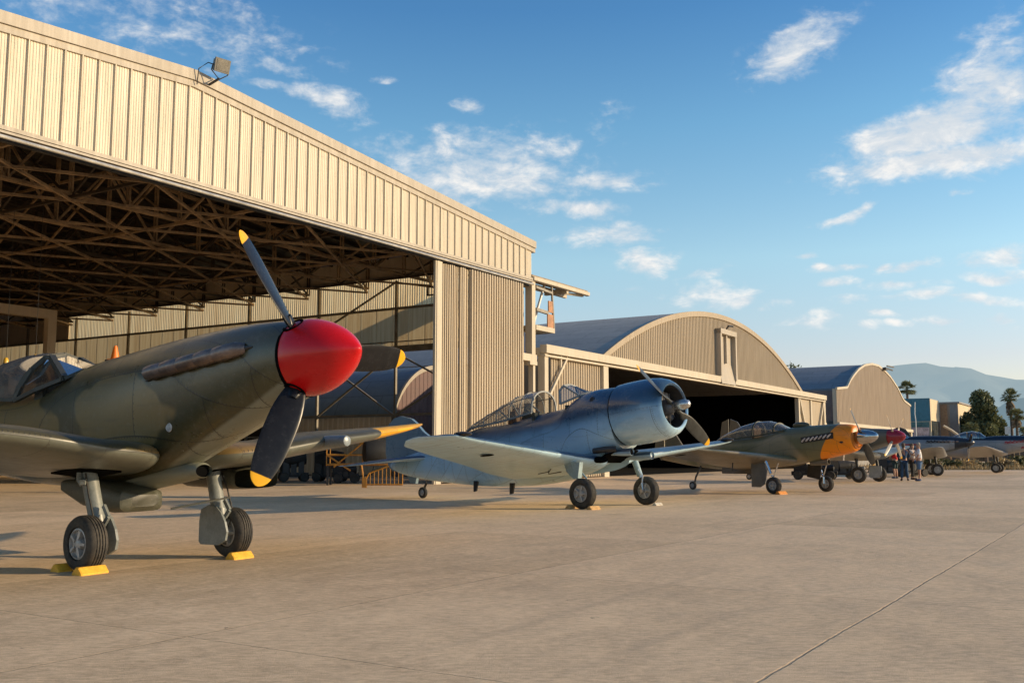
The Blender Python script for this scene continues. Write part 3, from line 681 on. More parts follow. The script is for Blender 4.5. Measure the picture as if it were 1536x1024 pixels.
# ------------------------------------------------------------------ trees, palms, scrub
def mat_leaf(name, c1, c2):
    m, nt, o = new_mat(name); b = NB(nt); q = b.coord('Object')
    g_ = b.node('ShaderNodeNewGeometry').outputs['Random Per Island']
    f = b.math('ADD', b.math('MULTIPLY', b.noise(q, .6, 3), .6), b.math('MULTIPLY', g_, .5))
    d = b.bsdf(b.mix(b.ss(f, .3, .85), c1, c2), .65, 0, None, .3)
    t = b.node('ShaderNodeBsdfTranslucent'); b.set(t, 0, col(c2)); mx = b.node('ShaderNodeMixShader'); b.set(mx, 0, .22)
    nt.links.new(d, mx.inputs[1]); nt.links.new(t.outputs[0], mx.inputs[2]); b.out(o, mx.outputs[0]); return m
M_LEAF = mat_leaf('dark_leaves', (.045, .065, .035), (.175, .19, .085)); M_PALM = mat_leaf('palm_leaves', (.09, .115, .055), (.27, .265, .12))
M_BUSH = mat_leaf('bush_leaves', (.04, .055, .02), (.14, .13, .05)); M_DRY = mat_leaf('dry_grass', (.2, .14, .07), (.5, .37, .19))
M_BARK = simple('bark', (.14, .1, .07), .9, 0, .4, 4)
def leaves(mb, c, r, n, size, rnd):
    for _ in range(n):
        while True:
            p = Vector((rnd.uniform(-1, 1), rnd.uniform(-1, 1), rnd.uniform(-1, 1)))
            if .25 < p.length < 1: break
        p = Vector((c[0]+p.x*r[0], c[1]+p.y*r[1], c[2]+p.z*r[2]))
        a = Vector((rnd.gauss(0, 1), rnd.gauss(0, 1), rnd.gauss(0, 1))).normalized(); d = a.orthogonal().normalized(); e = a.cross(d)
        s = size*rnd.uniform(.6, 1.4)
        mb.add([p-d*s, p+e*s*.45, p+d*s, p-e*s*.45], [(0, 1, 2, 3)])
def tree(px, Y, height, width, label, group, seed, trunk=.25, n=2600, size=.26, mat=None, cone=.5):
    rnd = random.Random(seed); t = thing('tree', label, 'tree', (at(px, Y), Y, 0), 0, group)
    mb = MB(); tr = MB(); tr.tube([(0, 0, 0), (.1, 0, height*.35), (0, .1, height*.6), (.05, 0, height*.9)], [trunk, trunk*.8, trunk*.5, .04], 8)
    nc = 34
    for i in range(nc):
        z = height*(.2+.78*(i+.5)/nc); f = (z/height)
        rad = width/2*(1-cone*max(0, f-.35)/.65)*rnd.uniform(.35, 1.0)*(1 if f > .25 else .8)
        an = rnd.uniform(0, 6.28); rr = rad*rnd.uniform(.35, .85)
        c = (math.cos(an)*rr, math.sin(an)*rr, z)
        tr.tube([(0, 0, max(.5, z-height*.18)), (c[0]*.6, c[1]*.6, z-height*.06), c], [trunk*.35, trunk*.2, .02], 5)
        s = width*rnd.uniform(.14, .23)
        leaves(mb, c, (s, s, s*.8), n//nc, size, rnd)
    tr.build('trunk', M_BARK, t); mb.build('crown', mat or M_LEAF, t, 0); return t
tree(1473, 172, 11.4, 7.8, 'big dense dark green tree standing right of the stucco block', None, 1, .35, 11000, .3)
tree(1450, 180, 8.0, 5.0, 'narrower dark tree at the left flank of the big dense tree', None, 5, .3, 5500, .3)
tree(1492, 178, 7.6, 6.5, 'lower bushy tree at the right flank of the big dense tree', None, 6, .3, 5500, .3)
tree(1190, 190, 18.2, 7, 'treetop just showing above the roof between the two arched hangars', None, 8, .3, 1800, .3)
def palm(px, Y, height, crown, label, seed, skirt=0., group=None, trunk=.22):
    rnd = random.Random(seed); t = thing('palm_tree', label, 'palm tree', (at(px, Y), Y, 0), 0, group)
    tr = MB(); tr.tube([(0, 0, 0), (.08*rnd.uniform(-1, 1), 0, height*.5), (0, 0, height)], [trunk*1.2, trunk, trunk*.85], 9)
    tr.build('trunk', M_BARK, t)
    mb = MB()
    for k in range(46):
        an = k*2.399+rnd.uniform(-.2, .2); el_ = rnd.uniform(-.55, 1.35); L = crown*rnd.uniform(.75, 1.05)
        d = Vector((math.cos(an)*math.cos(el_), math.sin(an)*math.cos(el_), math.sin(el_)))
        sd_ = d.cross(Vector((0, 0, 1))).normalized(); base = Vector((0, 0, height))
        mid = base + d*L*.5; hub = base + d*L*.62 + Vector((0, 0, -.06*L))
        mb.bar(base, mid, .05, .05)
        up = sd_.cross(d)
        for q in range(-5, 6):          # fan leaf: splayed narrow blades with drooping tips
            a2 = q*.24; dd = (d*math.cos(a2) + sd_*math.sin(a2)); tip = mid + dd*L*.5 + Vector((0, 0, -.14*L*(abs(q)/5+.4)))
            w_ = (sd_*math.cos(a2) - d*math.sin(a2))*L*.042
            m2 = mid + dd*L*.25
            mb.add([mid, m2+w_, tip, m2-w_], [(0, 1, 2, 3)])
    mb.build('crown', M_PALM, t, 0)
    if skirt:
        mb = MB()
        for k in range(60):
            an = rnd.uniform(0, 6.28); z = height - rnd.uniform(.1, skirt); p = Vector((math.cos(an)*trunk, math.sin(an)*trunk, z)); q2 = p + Vector((math.cos(an)*.55, math.sin(an)*.55, -1.0))
            s_ = Vector((-math.sin(an), math.cos(an), 0))*.16
            mb.add([p-s_*.4, p+s_*.4, q2+s_, q2-s_], [(0, 1, 2, 3)])
        mb.build('dead_fronds', simple('dead_fronds', (.2, .14, .08), .9, 0, .4, 3), t, 0)
palm(1361, 225, 15.6, 2.6, 'palm rising alone above the teal office block against the hills', 11, 0, None, .3)
palm(1515, 172, 10.9, 1.9, 'tallest palm at the right edge with a shaggy skirt under its crown', 12, 2.2)
palm(1523, 165, 7.4, 1.7, 'shorter palm just right of the tallest one at the right edge', 13, 1.0)
palm(1454, 150, 5.0, 1.5, 'short bright green palm in front of the stucco block windows', 14, .6)
palm(1441, 152, 3.2, 1.2, 'lowest young palm between the stucco block and the blue nosed fighter', 15)
palm(1534, 160, 4.6, 1.3, 'small palm cut off by the right edge of the picture', 16)
palm(1475, 150, 2.6, .9, 'young palm bush in front of the big dense tree', 17)
def bush(px, Y, z, w, h, label, seed, mat=None, group=None, n=700):
    rnd = random.Random(seed); t = thing('bush', label, 'bush', (at(px, Y), Y, z), 0, group)
    mb = MB()
    for k in range(9): leaves(mb, (rnd.uniform(-.35, .35)*w, rnd.uniform(-.3, .3)*w, h*rnd.uniform(.25, .7)), (w*.25, w*.25, h*.3), n//9, .13+.02*w, rnd)
    st = MB()
    for k in range(5): st.tube([(0, 0, 0), (rnd.uniform(-.2, .2)*w, rnd.uniform(-.2, .2)*w, h*.6)], [.06, .02], 5)
    st.build('stem', M_BARK, t); mb.build('foliage', mat or M_BUSH, t, 0)
bush(1397, 140, 0, 3.0, 3.8, 'round green bush in front of the cream office front', 21)
M_BRUSH = mat_leaf('brown_brush', (.09, .065, .04), (.2, .14, .08))
bush(1352, 215, 9.0, 4, 5, 'brown brush on the rise under the lone palm', 22, M_BRUSH); bush(1378, 230, 9.0, 6, 4.2, 'wider brown brush right of the lone palm', 23, M_BRUSH)
MB().add([(at(1300, 232)-10, 214, -.1), (at(1420, 232), 214, -.1), (at(1420, 260), 300, -.1), (at(1300, 260)-10, 300, -.1), (at(1335, 232), 218, 9.6), (at(1395, 232), 222, 9.6), (at(1400, 232), 280, 9.6), (at(1330, 232), 280, 9.6)], [(0, 1, 5, 4), (1, 2, 6, 5), (2, 3, 7, 6), (3, 0, 4, 7), (4, 5, 6, 7)]).build('terrain', mat_dirt(), None, 0, kind='structure')
# dry grass and scrub strip along the far edge of the apron
rnd = random.Random(31); mb = MB()
for k in range(9000):
    x = rnd.uniform(27, 62); y = 81 + rnd.random()**1.5*20
    if x < 33 and y > 82: continue
    h = (.12+.4*rnd.random()**2)*(.5+.5*math.sin(x*.9+math.sin(y*.7)*2)**2+.25); an = rnd.uniform(0, 3.14); l = rnd.uniform(-.4, .4)
    dx, dy = math.cos(an)*.05, math.sin(an)*.05
    mb.add([(x-dx, y-dy, -.03), (x+dx, y+dy, -.03), (x+l+dx*.3, y+l, h)], [(0, 1, 2)])
mb.build('dry_grass', M_DRY, None, 0, kind='stuff', label='dry brown grass and scrub along the far edge of the apron')
for i, (px, w_, h_) in enumerate(((1425, 2.0, .9), (1447, 2.6, 1.0), (1465, 1.8, .8), (1500, 2.2, 1.15), (1520, 2.6, 1.2), (1534, 2.2, 1.1), (1380, 3.0, 1.7), (1343, 3, 1.9))):
    bush(px, 86+(i % 3)*2, -.03, w_, h_, 'dry scrub bush on the verge behind the parked fighters', 40+i, M_DRY if i % 2 else M_BUSH, 'scrub bushes along the far verge', 420)
# ------------------------------------------------------------------ aircraft (local x forward, y to port, z up; origin on the ground between the main wheels)
def paint(name, schemes, rough=.38, panel=(.95, .5), grime=.25, under=None, extra=None, line=.55, coat=.0, wing=False, metal=0., mort=.0055):
    """schemes: (colour a, colour b, noise scale, threshold, softness, seed) for the upper surfaces;
    under: (colour, z0, slope, x0, softness): painted lower surfaces below z0 + slope*(x-x0);
    extra: function(b, q, uv, colour) -> colour for bands; panel lines and rivets come from UVs in metres"""
    m, nt, o = new_mat(name); b = NB(nt); q = b.coord('Object'); uv = b.coord('UV')
    ca, cb, ns, th, so_, sd_ = schemes
    n0 = b.noise(b.vmath('ADD', q, (sd_*3.1, sd_*1.7, sd_)), ns, 1.5, .4, .4)
    c = b.mix(b.ss(n0, th-so_, th+so_), ca, cb)
    x, y, z = b.sep(q)
    big = b.noise(q, 1.1, 5, .65); sm = b.noise(q, 9, 5, .7); st = b.noise(b.map(q, scale=(.5, 5, 5)), 2.2, 4, .65)
    if under:
        uc, z0, sl, x0, sf = under
        if wing:
            nz_ = b.sep(b.node('ShaderNodeNewGeometry').outputs['Normal'])[2]; msk = b.ss(b.math('ADD', nz_, b.math('MULTIPLY', b.math('SUBTRACT', sm, .5), .1)), .12+sf, .12-sf)
        else:
            lim = b.math('ADD', b.math('MULTIPLY', b.math('SUBTRACT', x, x0), sl), z0)
            dz = b.math('SUBTRACT', z, lim)
            dz = b.math('ADD', dz, b.math('MULTIPLY', b.math('SUBTRACT', big, .5), sf*1.2))
            msk = b.ss(dz, sf, -sf)
        c = b.mix(msk, c, uc)
    if extra: c = extra(b, q, uv, c)
    br = b.node('ShaderNodeTexBrick'); b.set(br, 'Vector', uv); b.set(br, 'Scale', 1.); b.set(br, 'Brick Width', panel[0]); b.set(br, 'Row Height', panel[1])
    b.set(br, 'Mortar Size', mort); b.set(br, 'Mortar Smooth', .3); b.set(br, 'Color1', (1, 1, 1, 1)); b.set(br, 'Color2', (.86, .86, .86, 1)); b.set(br, 'Mortar', (1, 1, 1, 1)); br.offset = .37
    ln = br.outputs['Fac']
    c = b.mix(.8, c, br.outputs[0], 'MULTIPLY')
    # rivet rows beside the panel lines
    ux, uy, _ = b.sep(uv)
    br2 = b.node('ShaderNodeTexBrick'); b.set(br2, 'Vector', uv); b.set(br2, 'Scale', 1.); b.set(br2, 'Brick Width', panel[0]); b.set(br2, 'Row Height', panel[1]); b.set(br2, 'Mortar Size', .028); br2.offset = .37
    dots = b.math('MULTIPLY', b.ss(b.math('SINE', b.math('MULTIPLY', ux, 120.)), .55, .85), b.ss(b.math('SINE', b.math('MULTIPLY', uy, 120.)), .55, .85))
    riv = b.math('MULTIPLY', b.math('MULTIPLY', br2.outputs['Fac'], b.math('SUBTRACT', 1., ln)), dots)
    c = b.mix(b.math('MULTIPLY', b.ss(st, .52, .75), grime), c, (.05, .042, .03))
    c = b.mix(b.math('MULTIPLY', b.ss(sm, .5, .75), grime*.7), c, b.mix(.5, c, (.45, .42, .36)))
    c = b.mix(b.math('MULTIPLY', b.ss(b.noise(b.map(q, scale=(1, 1, 2.2)), 21, 5, .85), .62, .70), .5), c, (.4, .38, .33))      # chips
    c = b.mix(b.math('MULTIPLY', ln, line), c, (.015, .013, .01)); c = b.mix(b.math('MULTIPLY', riv, .75), c, (.02, .018, .014))
    h = b.math('SUBTRACT', b.math('MULTIPLY', big, .25), b.math('ADD', b.math('MULTIPLY', ln, .5), b.math('MULTIPLY', riv, .3)))
    b.out(o, b.bsdf(c, b.lin(b.math('ADD', b.math('MULTIPLY', big, .6), b.math('MULTIPLY', sm, .4)), .3, .7, rough-.1, rough+.16), metal, b.bump(h, .22, .03), .5, coat))
    return m

def fuselage(rows, n=40, sub=6, ex=2.25):
    """rows: (x, z bottom, z top, half width, z of greatest width or None)"""
    rows = [(r[0], r[1], r[2], r[3], (r[4] if len(r) > 4 and r[4] is not None else (r[1]+r[2])/2)) for r in rows]
    st = interp(rows, sub); rings = []; uvs = []
    for x, zb, zt, hw, zm in st:
        ring = []
        for k in range(n):
            t = 2*math.pi*k/n - math.pi/2; c_, s_ = math.cos(t), math.sin(t)
            yy = math.copysign(abs(c_)**(2/ex), c_)*hw; zz = math.copysign(abs(s_)**(2/ex), s_)
            ring.append((x, yy, zm + zz*((zt-zm) if zz > 0 else (zm-zb))))
        rings.append(ring)
        per = math.pi*(hw + (zt-zb)/2)
        uvs.append([(x, per*k/n) for k in range(n+1)])
    return MB().loft(rings, True, True, uvs), st
def body_y(st, x, z, ex=2.25):
    """half width of the fuselage skin at station x and height z"""
    for a, c_ in zip(st, st[1:]):
        if min(a[0], c_[0]) <= x <= max(a[0], c_[0]):
            f = (x-a[0])/((c_[0]-a[0]) or 1); r = [a[i]+(c_[i]-a[i])*f for i in range(5)]
            h = (r[2]-r[4]) if z > r[4] else (r[4]-r[1]); t = min(1, abs(z-r[4])/max(h, 1e-3))
            return r[3]*(1-t**ex)**(1/ex)
    return .3
def wing(secs, side, twist=7, n=16, sub=4, camber=.02):
    """secs: (y, x of leading edge, chord, z of leading edge, thickness ratio)"""
    st = interp(secs, sub); rings = []; uvs = []; tw = math.tan(R(twist))
    for y, xl, c_, zl, t in st:
        c_ = max(c_, .02); t = max(t, .03); ring = []; uv = []
        pts = []
        for i in range(n+1):
            xc = .5*(1+math.cos(math.pi*i/n)); pts.append((xc, 1))
        for i in range(1, n):
            xc = .5*(1-math.cos(math.pi*i/n)); pts.append((xc, -1))
        for xc, sg_ in pts:
            th = 5*t*(.2969*math.sqrt(xc)-.126*xc-.3516*xc**2+.2843*xc**3-.1036*xc**4)
            zc = camber*4*xc*(1-xc)
            ring.append((xl-xc*c_, side*y, zl + (zc+sg_*th)*c_ - xc*c_*tw)); uv.append((sg_*(xc*c_+.0), y))
        uv.append(uv[0]); rings.append(ring if side > 0 else ring); uvs.append(uv)
    mb = MB(); mb.loft(rings if side < 0 else rings[::-1], True, True, uvs if side < 0 else uvs[::-1])
    return mb
def blade_mesh(L, r0, cmax, beta, twist=18):
    """propeller blade along +z, airfoil twisted about it; chord lies in x/y. uv.y = distance from the hub"""
    rows = []
    S = [(r0, .10, .95, 1), (r0+.1*L, .11, .9, .9), (.26*L, .62*cmax, .3, .25), (.42*L, .95*cmax, .16, 0), (.62*L, cmax, .11, 0), (.8*L, .9*cmax, .085, 0), (.92*L, .68*cmax, .075, 0), (.975*L, .42*cmax, .07, 0), (L, .1*cmax, .08, 0)]
    rings = []; uvs = []
    for r, c_, t, cyl in interp(S, 4):
        bt = R(beta + twist*(.55 - r/L)); ring = []
        for k in range(16):
            a = 2*math.pi*k/16; cx, cy = math.cos(a)*c_/2, math.sin(a)*c_/2*max(t, .06)
            # chord direction in (tangent, axis)
            ring.append((cx*math.sin(bt) + cy*math.cos(bt), cx*math.cos(bt) - cy*math.sin(bt), r))
        rings.append(ring); uvs.append([(k/16, r) for k in range(17)])
    return rings, uvs
def prop(root, hub, L, r0, cmax, beta, angles, mat, tilt=0, spin=1):
    """angles: degrees measured in the y/z plane from +y towards +z"""
    for a in angles:
        t = R(a); rv = Vector((0, math.cos(t), math.sin(t))); tv = Vector((0, -math.sin(t), math.cos(t)))*spin
        rings, uvs = blade_mesh(L, r0, cmax, beta)
        M = Matrix.Rotation(R(tilt), 3, 'Y')
        rr = [[Vector(hub) + M @ (Vector((1, 0, 0))*p[0] + tv*p[1] + rv*p[2]) for p in ring] for ring in rings]
        mb = MB(); mb.loft(rr, True, True, uvs); mb.build('propeller_blade', mat, root, 60)
def mat_blade(name, L, c, tip=.12, rough=.3):
    m, nt, o = new_mat(name); b = NB(nt); uv = b.coord('UV'); q = b.coord('Object'); r = b.sep(uv)[1]
    n1 = b.noise(b.map(q, scale=(3, 3, 3)), 3, 5, .7)
    cc = b.mix(b.ss(n1, .35, .75), c, tuple(x*1.35+.003 for x in c))
    cc = b.mix(b.ss(b.math('ADD', r, b.math('MULTIPLY', n1, .01)), L-tip, L-tip+.012), cc, (.78, .40, .02))
    b.out(o, b.bsdf(cc, b.lin(n1, .3, .7, rough-.03, rough+.05), 0, None, .2)); return m
def mat_glass(name='canopy_glass', tint=(.80, .84, .84), gl=.16, dust_sheen=0.):
    m, nt, o = new_mat(name); b = NB(nt)
    t = b.node('ShaderNodeBsdfTransparent'); b.set(t, 0, col(tint))
    g_ = b.node('ShaderNodeBsdfGlossy'); b.set(g_, 'Roughness', .03); b.set(g_, 0, (1, 1, 1, 1))
    lw = b.node('ShaderNodeLayerWeight'); b.set(lw, 0, .5); f = b.math('ADD', b.math('MULTIPLY', b.math('POWER', lw.outputs['Facing'], 4.), .75), gl, clamp=True)
    mx = b.node('ShaderNodeMixShader'); b.set(mx, 0, f); nt.links.new(t.outputs[0], mx.inputs[1]); nt.links.new(g_.outputs[0], mx.inputs[2])
    if dust_sheen:      # dusty perspex film that also puts reflected sheen into the colour
        df = b.node('ShaderNodeBsdfDiffuse'); b.set(df, 0, (.55, .52, .46, 1)); m2 = b.node('ShaderNodeMixShader'); b.set(m2, 0, b.math('MULTIPLY', b.lin(b.noise(b.coord('Object'), 3., 4, .6), .3, .7, .5, 1.3), dust_sheen)); nt.links.new(mx.outputs[0], m2.inputs[1]); nt.links.new(df.outputs[0], m2.inputs[2]); mx = m2
    b.out(o, mx.outputs[0]); return m
M_GLASS = mat_glass('canopy_glass', (.62, .66, .68), .22)
M_GLASSB = mat_glass('perspex', (.42, .42, .4), .3, .22)
M_RIM = simple('grey_wheel_rim', (.42, .41, .39), .45, .2, .2, 8)
M_OLEO = simple('polished_steel', (.6, .6, .6), .25, .9, .15, 4)
M_COCK = simple('cockpit_interior', (.05, .055, .045), .8, 0, .3, 5)
M_LEATHER = simple('brown_leather', (.12, .06, .03), .6, 0, .3, 8)
def wheel(root, c, Rw, wd, side, name='wheel', rim=True, rimmat=None, spokes=5):
    """tyre with tread grooves; its rim is a child"""
    h = wd/2; Ri = Rw*.56
    prof = [(-h*.6, Ri), (-h*.92, Ri+.03*Rw), (-h, Rw*.76), (-h*.86, Rw*.9), (-h*.62, Rw*.968)]
    for g_ in (-.42, -.14, .14, .42):
        prof += [(h*(g_-.055), Rw*(.997-.06*g_*g_)), (h*(g_-.05), Rw*.958), (h*(g_+.05), Rw*.958), (h*(g_+.055), Rw*(.997-.06*g_*g_))]
    prof += [(h*.62, Rw*.968), (h*.86, Rw*.9), (h, Rw*.76), (h*.92, Ri+.03*Rw), (h*.6, Ri)]
    ty = MB().lathe(prof, c, (0, 1, 0), 40).build(name, M_RUBBER, root, 40)
    mb = MB(); c = Vector(c)
    for s_ in (-1, 1):
        o_ = c + Vector((0, s_*h*.62, 0))
        mb.lathe([(0, Ri*1.0), (s_*.02, Ri*.98), (s_*.025, Ri*.88), (-s_*.01, Ri*.84), (-s_*.03, Ri*.4), (s_*.02, Ri*.34), (s_*.035, Ri*.2), (s_*.035, .002)], o_, (0, 1, 0), 28)
        for k in range(spokes):
            a = 2*math.pi*k/spokes
            d = Vector((math.cos(a), 0, math.sin(a)))
            mb.bar(o_+d*Ri*.25+Vector((0, s_*.012, 0)), o_+d*Ri*.86+Vector((0, s_*.005, 0)), Ri*.34, .03)
    mb.build('rim', rimmat or M_RIM, ty, 35)
    return ty
def leg(root, p0, p1, r, mat, name='landing_gear_leg'):
    p0 = Vector(p0); p1 = Vector(p1); m_ = p0.lerp(p1, .62 if r < .09 else .93)
    mb = MB(); mb.tube([p0, m_], [r, r*.92], 14); 
    return mb.build(name, mat, root, 40), m_

# ================================================================== 1: green and brown fighter with red spinner
def wpix(px, py):  # ground point under a pixel row of the photograph, used once to seat each aircraft
    th = R(6.39); a = (px-768)/1500; bb = -(py-512)/1500
    d = Vector((a, math.cos(th)-bb*math.sin(th), math.sin(th)+bb*math.cos(th))); t = -EYE/d.z
    return Vector((d.x*t, d.y*t, 0))
spit = thing('fighter_plane', 'dark green and brown camouflaged fighter with a big red spinner, nearest on the left', 'fighter plane', (-4.158, 12.092, 0), R(-36))
GRN, BRN, SKY_ = (.06, .053, .022), (.22, .145, .05), (.23, .23, .165)
def camo_patch(b, q, uv, c):
    x, y, z = b.sep(q); n1 = b.noise(q, 1.6, 2, .5); m_ = None
    for cx_, cz_, rx_, rz_ in ((-.35, 1.78, 1.0, .5), (-2.7, 1.55, 1.1, .5), (-4.6, 1.7, .9, .6), (-1.5, 2.5, .7, .2)):
        dd = b.vmath('LENGTH', b.comb(b.math('DIVIDE', b.math('SUBTRACT', x, cx_), rx_), b.math('DIVIDE', b.math('SUBTRACT', z, cz_), rz_), 0.), out=1)
        m_ = dd if m_ is None else b.math('MINIMUM', m_, dd)
    m_ = b.math('ADD', m_, b.math('MULTIPLY', b.math('SUBTRACT', n1, .5), .9))
    up = b.ss(b.math('SUBTRACT', z, b.math('ADD', b.math('MULTIPLY', b.math('SUBTRACT', x, .74), .43), 1.33)), -.02, .02)
    return b.mix(b.math('MULTIPLY', b.ss(m_, 1.04, .94), up), c, BRN)
M_SF = paint('green_brown_camouflage', (GRN, tuple(v*1.15 for v in GRN), .62, .5, .03, 2), .31, (1.25, .55), .3, (SKY_, 1.33, .43, .74, .02), camo_patch, .75, coat=.12, mort=.008)
def yel_le(b, q, uv, c):
    u, v, _ = b.sep(uv); a = b.math('ABSOLUTE', u)
    return b.mix(b.math('MULTIPLY', b.ss(a, .2, .185), b.ss(v, 3.2, 3.22)), c, (.92, .44, .0))
M_SW = paint('camouflaged_wing', (GRN, BRN, .55, .5, .03, 5), .36, (.8, .62), .28, ((.13, .135, .105), 0, 0, 0, .03), yel_le, .5, wing=True)
rows = [(2.40, 1.92, 2.715, .40, 2.315), (2.1, 1.81, 2.735, .435, 2.29), (1.6, 1.60, 2.735, .455, 2.23), (1.0, 1.36, 2.70, .465, 2.15), (.3, 1.10, 2.645, .475, 2.05), (-.5, .95, 2.56, .485, 1.9), (-1.2, .88, 2.475, .485, 1.8),
        (-1.7, .87, 2.37, .48, 1.75), (-2.2, .88, 2.16, .47, 1.72), (-2.8, .91, 2.08, .455, 1.70), (-3.6, .98, 2.16, .42, 1.72), (-4.3, 1.07, 2.33, .38, 1.75), (-5.2, 1.22, 2.28, .29, 1.8), (-6.6, 1.5, 2.08, .14, 1.84), (-7.3, 1.7, 1.98, .05, 1.85)]
fm, SST = fuselage(rows, 48, 7, 2.3)
fm.build('fuselage', M_SF, spit, 50)
# red spinner
M_RED = simple('red_gloss_paint', (.56, .006, .007), .25, 0, .03, 2.5, coat=.1, spec=.38)
hub = Vector((2.43, 0, 2.315)); axis = Vector((.995, 0, .075)).normalized()
prof = [(0, .412), (.06, .414)] + [(.06+.72*t, .414*(1-t**1.7)**.74) for t in [i/22 for i in range(1, 22)]] + [(.778, .03), (.782, 0)]
MB().lathe(prof, hub, axis, 48).build('spinner', M_RED, spit, 50)
MB().lathe([(-.04, .40), (-.035, .418), (0, .419), (.004, .41)], hub, axis, 48).build('spinner_backplate', M_BLACK, spit, 50)
M_BL = mat_blade('black_propeller_paint', 1.53, (.012, .012, .013), .12, .25)
pc = hub + axis*.03
prop(spit, pc, 1.53, .36, .335, 33, (126, 241, 4), M_BL, -4, 1)
for a in (126, 241, 4):
    t = R(a); d = Vector((0, math.cos(t), math.sin(t))); MB().lathe([(.28, .12), (.41, .12), (.415, .10), (.40, .07)], pc, d, 20).build('blade_root_collar', M_BLACK, spit, 40)
# exhaust stubs
M_EXH = simple('heat_stained_exhaust', (.19, .14, .115), .4, .6, .2, 4, c2=(.22, .17, .15))
for s_ in (1, -1):
    mb = MB(); ys = []
    for k in range(5):
        x = .36 + k*.30; z = 2.225 + k*.036; y = body_y(SST, x+.15, z, 2.3)*s_
        mb.tube([(x+.36, y*.93, z+.045), (x+.28, y+.035*s_, z+.035), (x+.06, y+.055*s_, z+.0), (x-.02, y+.075*s_, z-.012)], [.06, .082, .09, .076], 12)
    mb.build('exhaust_stack', M_EXH, spit, 45)
    mb = MB()
    for k in range(5):
        x = .36 + k*.30; z = 2.225 + k*.036; y = body_y(SST, x, z, 2.3)*s_
        mb.prism([(x-.05, y+.02*s_, z-.03), (x+.12, y+.01*s_, z-.06), (x-.1, y+.015*s_, z-.10)], (0, .02*s_, 0))
    mb.build('exhaust_shroud', M_DARK, spit, 0)
    # small scoop behind the spinner
    y = body_y(SST, 1.9, 2.40, 2.3)*s_
    mb = MB(); mb.tube([(2.05, y*.98, 2.425), (1.9, y*1.02, 2.41), (1.72, y*1.0, 2.385)], [.008, .035, .008], 8); mb.build('side_scoop', M_DARK, spit)
    y = body_y(SST, .62, 1.6, 2.3)*s_
    MB().lathe([(0, .058), (.008, .055), (.012, 0)], (.62, y-.004*s_, 1.6), (0, s_, -.12), 20).build('filler_cap', simple('grey_round_plate', (.4, .4, .38), .5, 0, .35, 30), spit)
# wings
SEC = [(.25, .2, 2.3, 1.25, .15), (.5, .58, 2.5, 1.285, .14), (.8, .70, 2.52, 1.315, .135), (1.2, .73, 2.46, 1.35, .13), (2.0, .70, 2.36, 1.465, .13), (3.0, .55, 2.04, 1.565, .115), (4.0, .24, 1.5, 1.665, .10), (4.7, -.1, .95, 1.735, .09), (5.1, -.38, .5, 1.775, .08), (5.28, -.56, .16, 1.79, .08)]
for s_ in (1, -1):
    w_ = wing(SEC, s_, 6.5, 18, 5); w_.build('wing', M_SW, spit, 60)
    mb = MB(); mb.lathe([(-.75, .03), (-.3, .085), (.05, .085), (.28, .076), (.31, .066), (.318, .045), (.32, .0)], (.72, 2.0 if s_ > 0 else -2.7, 1.455 if s_ > 0 else 1.53), (1, 0, .03), 18)
    mb.build('cannon_fairing', simple('cannon_grey', (.2, .23, .24), .35, .1, .2, 6), spit, 40)
    # wheel well under the wing and the leg
    mb = MB(); mb.prism([(.12, s_*.66, 1.085), (.1, s_*1.12, 1.15), (-.52, s_*1.14, 1.07), (-.5, s_*.66, 1.01)], (0, 0, .02)); mb.build('wheel_well', M_BLACK, spit, 0)
    M_LEG = simple('grey_green_gear_paint', (.2, .215, .2), .4, 0, .22, 5)
    lg, m_ = leg(spit, (-.26, s_*.86, 1.2), (-.0, s_*.83, .44), .095, M_LEG)
    mb = MB(); mb.tube([(-.26, s_*.95, 1.16), (-.2, s_*.98, 1.0), (-.17, s_*.96, .95)], .03, 8); mb.tube([(-.36, s_*.8, 1.15), (-.22, s_*.86, .9)], .025, 8); mb.bar((-.19, s_*.9, 1.0), (-.1, s_*1.0, .98), .06)
    mb.tube([(-.05, s_*.84, .6), (-.02, s_*.83, .47)], [.1, .1], 12); mb.tube([(-.05, s_*.83, .6), (.02, s_*.83, .31)], .055, 10); mb.tube([(.02, s_*.80, .31), (.02, s_*1.0, .31)], .05, 10)
    mb.tube([(-.24, s_*.79, 1.1), (-.14, s_*.76, .85), (-.04, s_*.76, .55)], .012, 6)
    mb.build('oleo_fork', M_LEG, lg)
    MB().tube([(-.16, s_*.93, 1.08), (-.04, s_*.955, .85), (.06, s_*.95, .62), (.1, s_*.9, .45), (.05, s_*.88, .33)], .011, 6).build('brake_hose', M_RUBBER, lg)
    MB().bar((.07, s_*.83, .72), (.17, s_*.83, .6), .03, .05).bar((.17, s_*.83, .6), (.06, s_*.83, .48), .03, .05).build('torque_link', M_LEG, lg, 0)
    wheel(spit, (.02, s_*1.0, .312), .312, .235, s_)
    # door plate on the inner side of each wheel
    out = [(-.27, .60), (-.30, .46), (-.30, .2), (-.26, .165), (.08, .17), (.22, .235), (.245, .34), (.2, .46), (.12, .57), (.03, .64), (-.12, .66)]
    mb = MB(); mb.prism([(x, s_*.735, z) for x, z in out], (0, s_*.03, 0)); mb.bar((-.2, s_*.77, .6), (-.05, s_*.8, .65), .06)
    mb.build('gear_door', M_LEG, lg, 0)
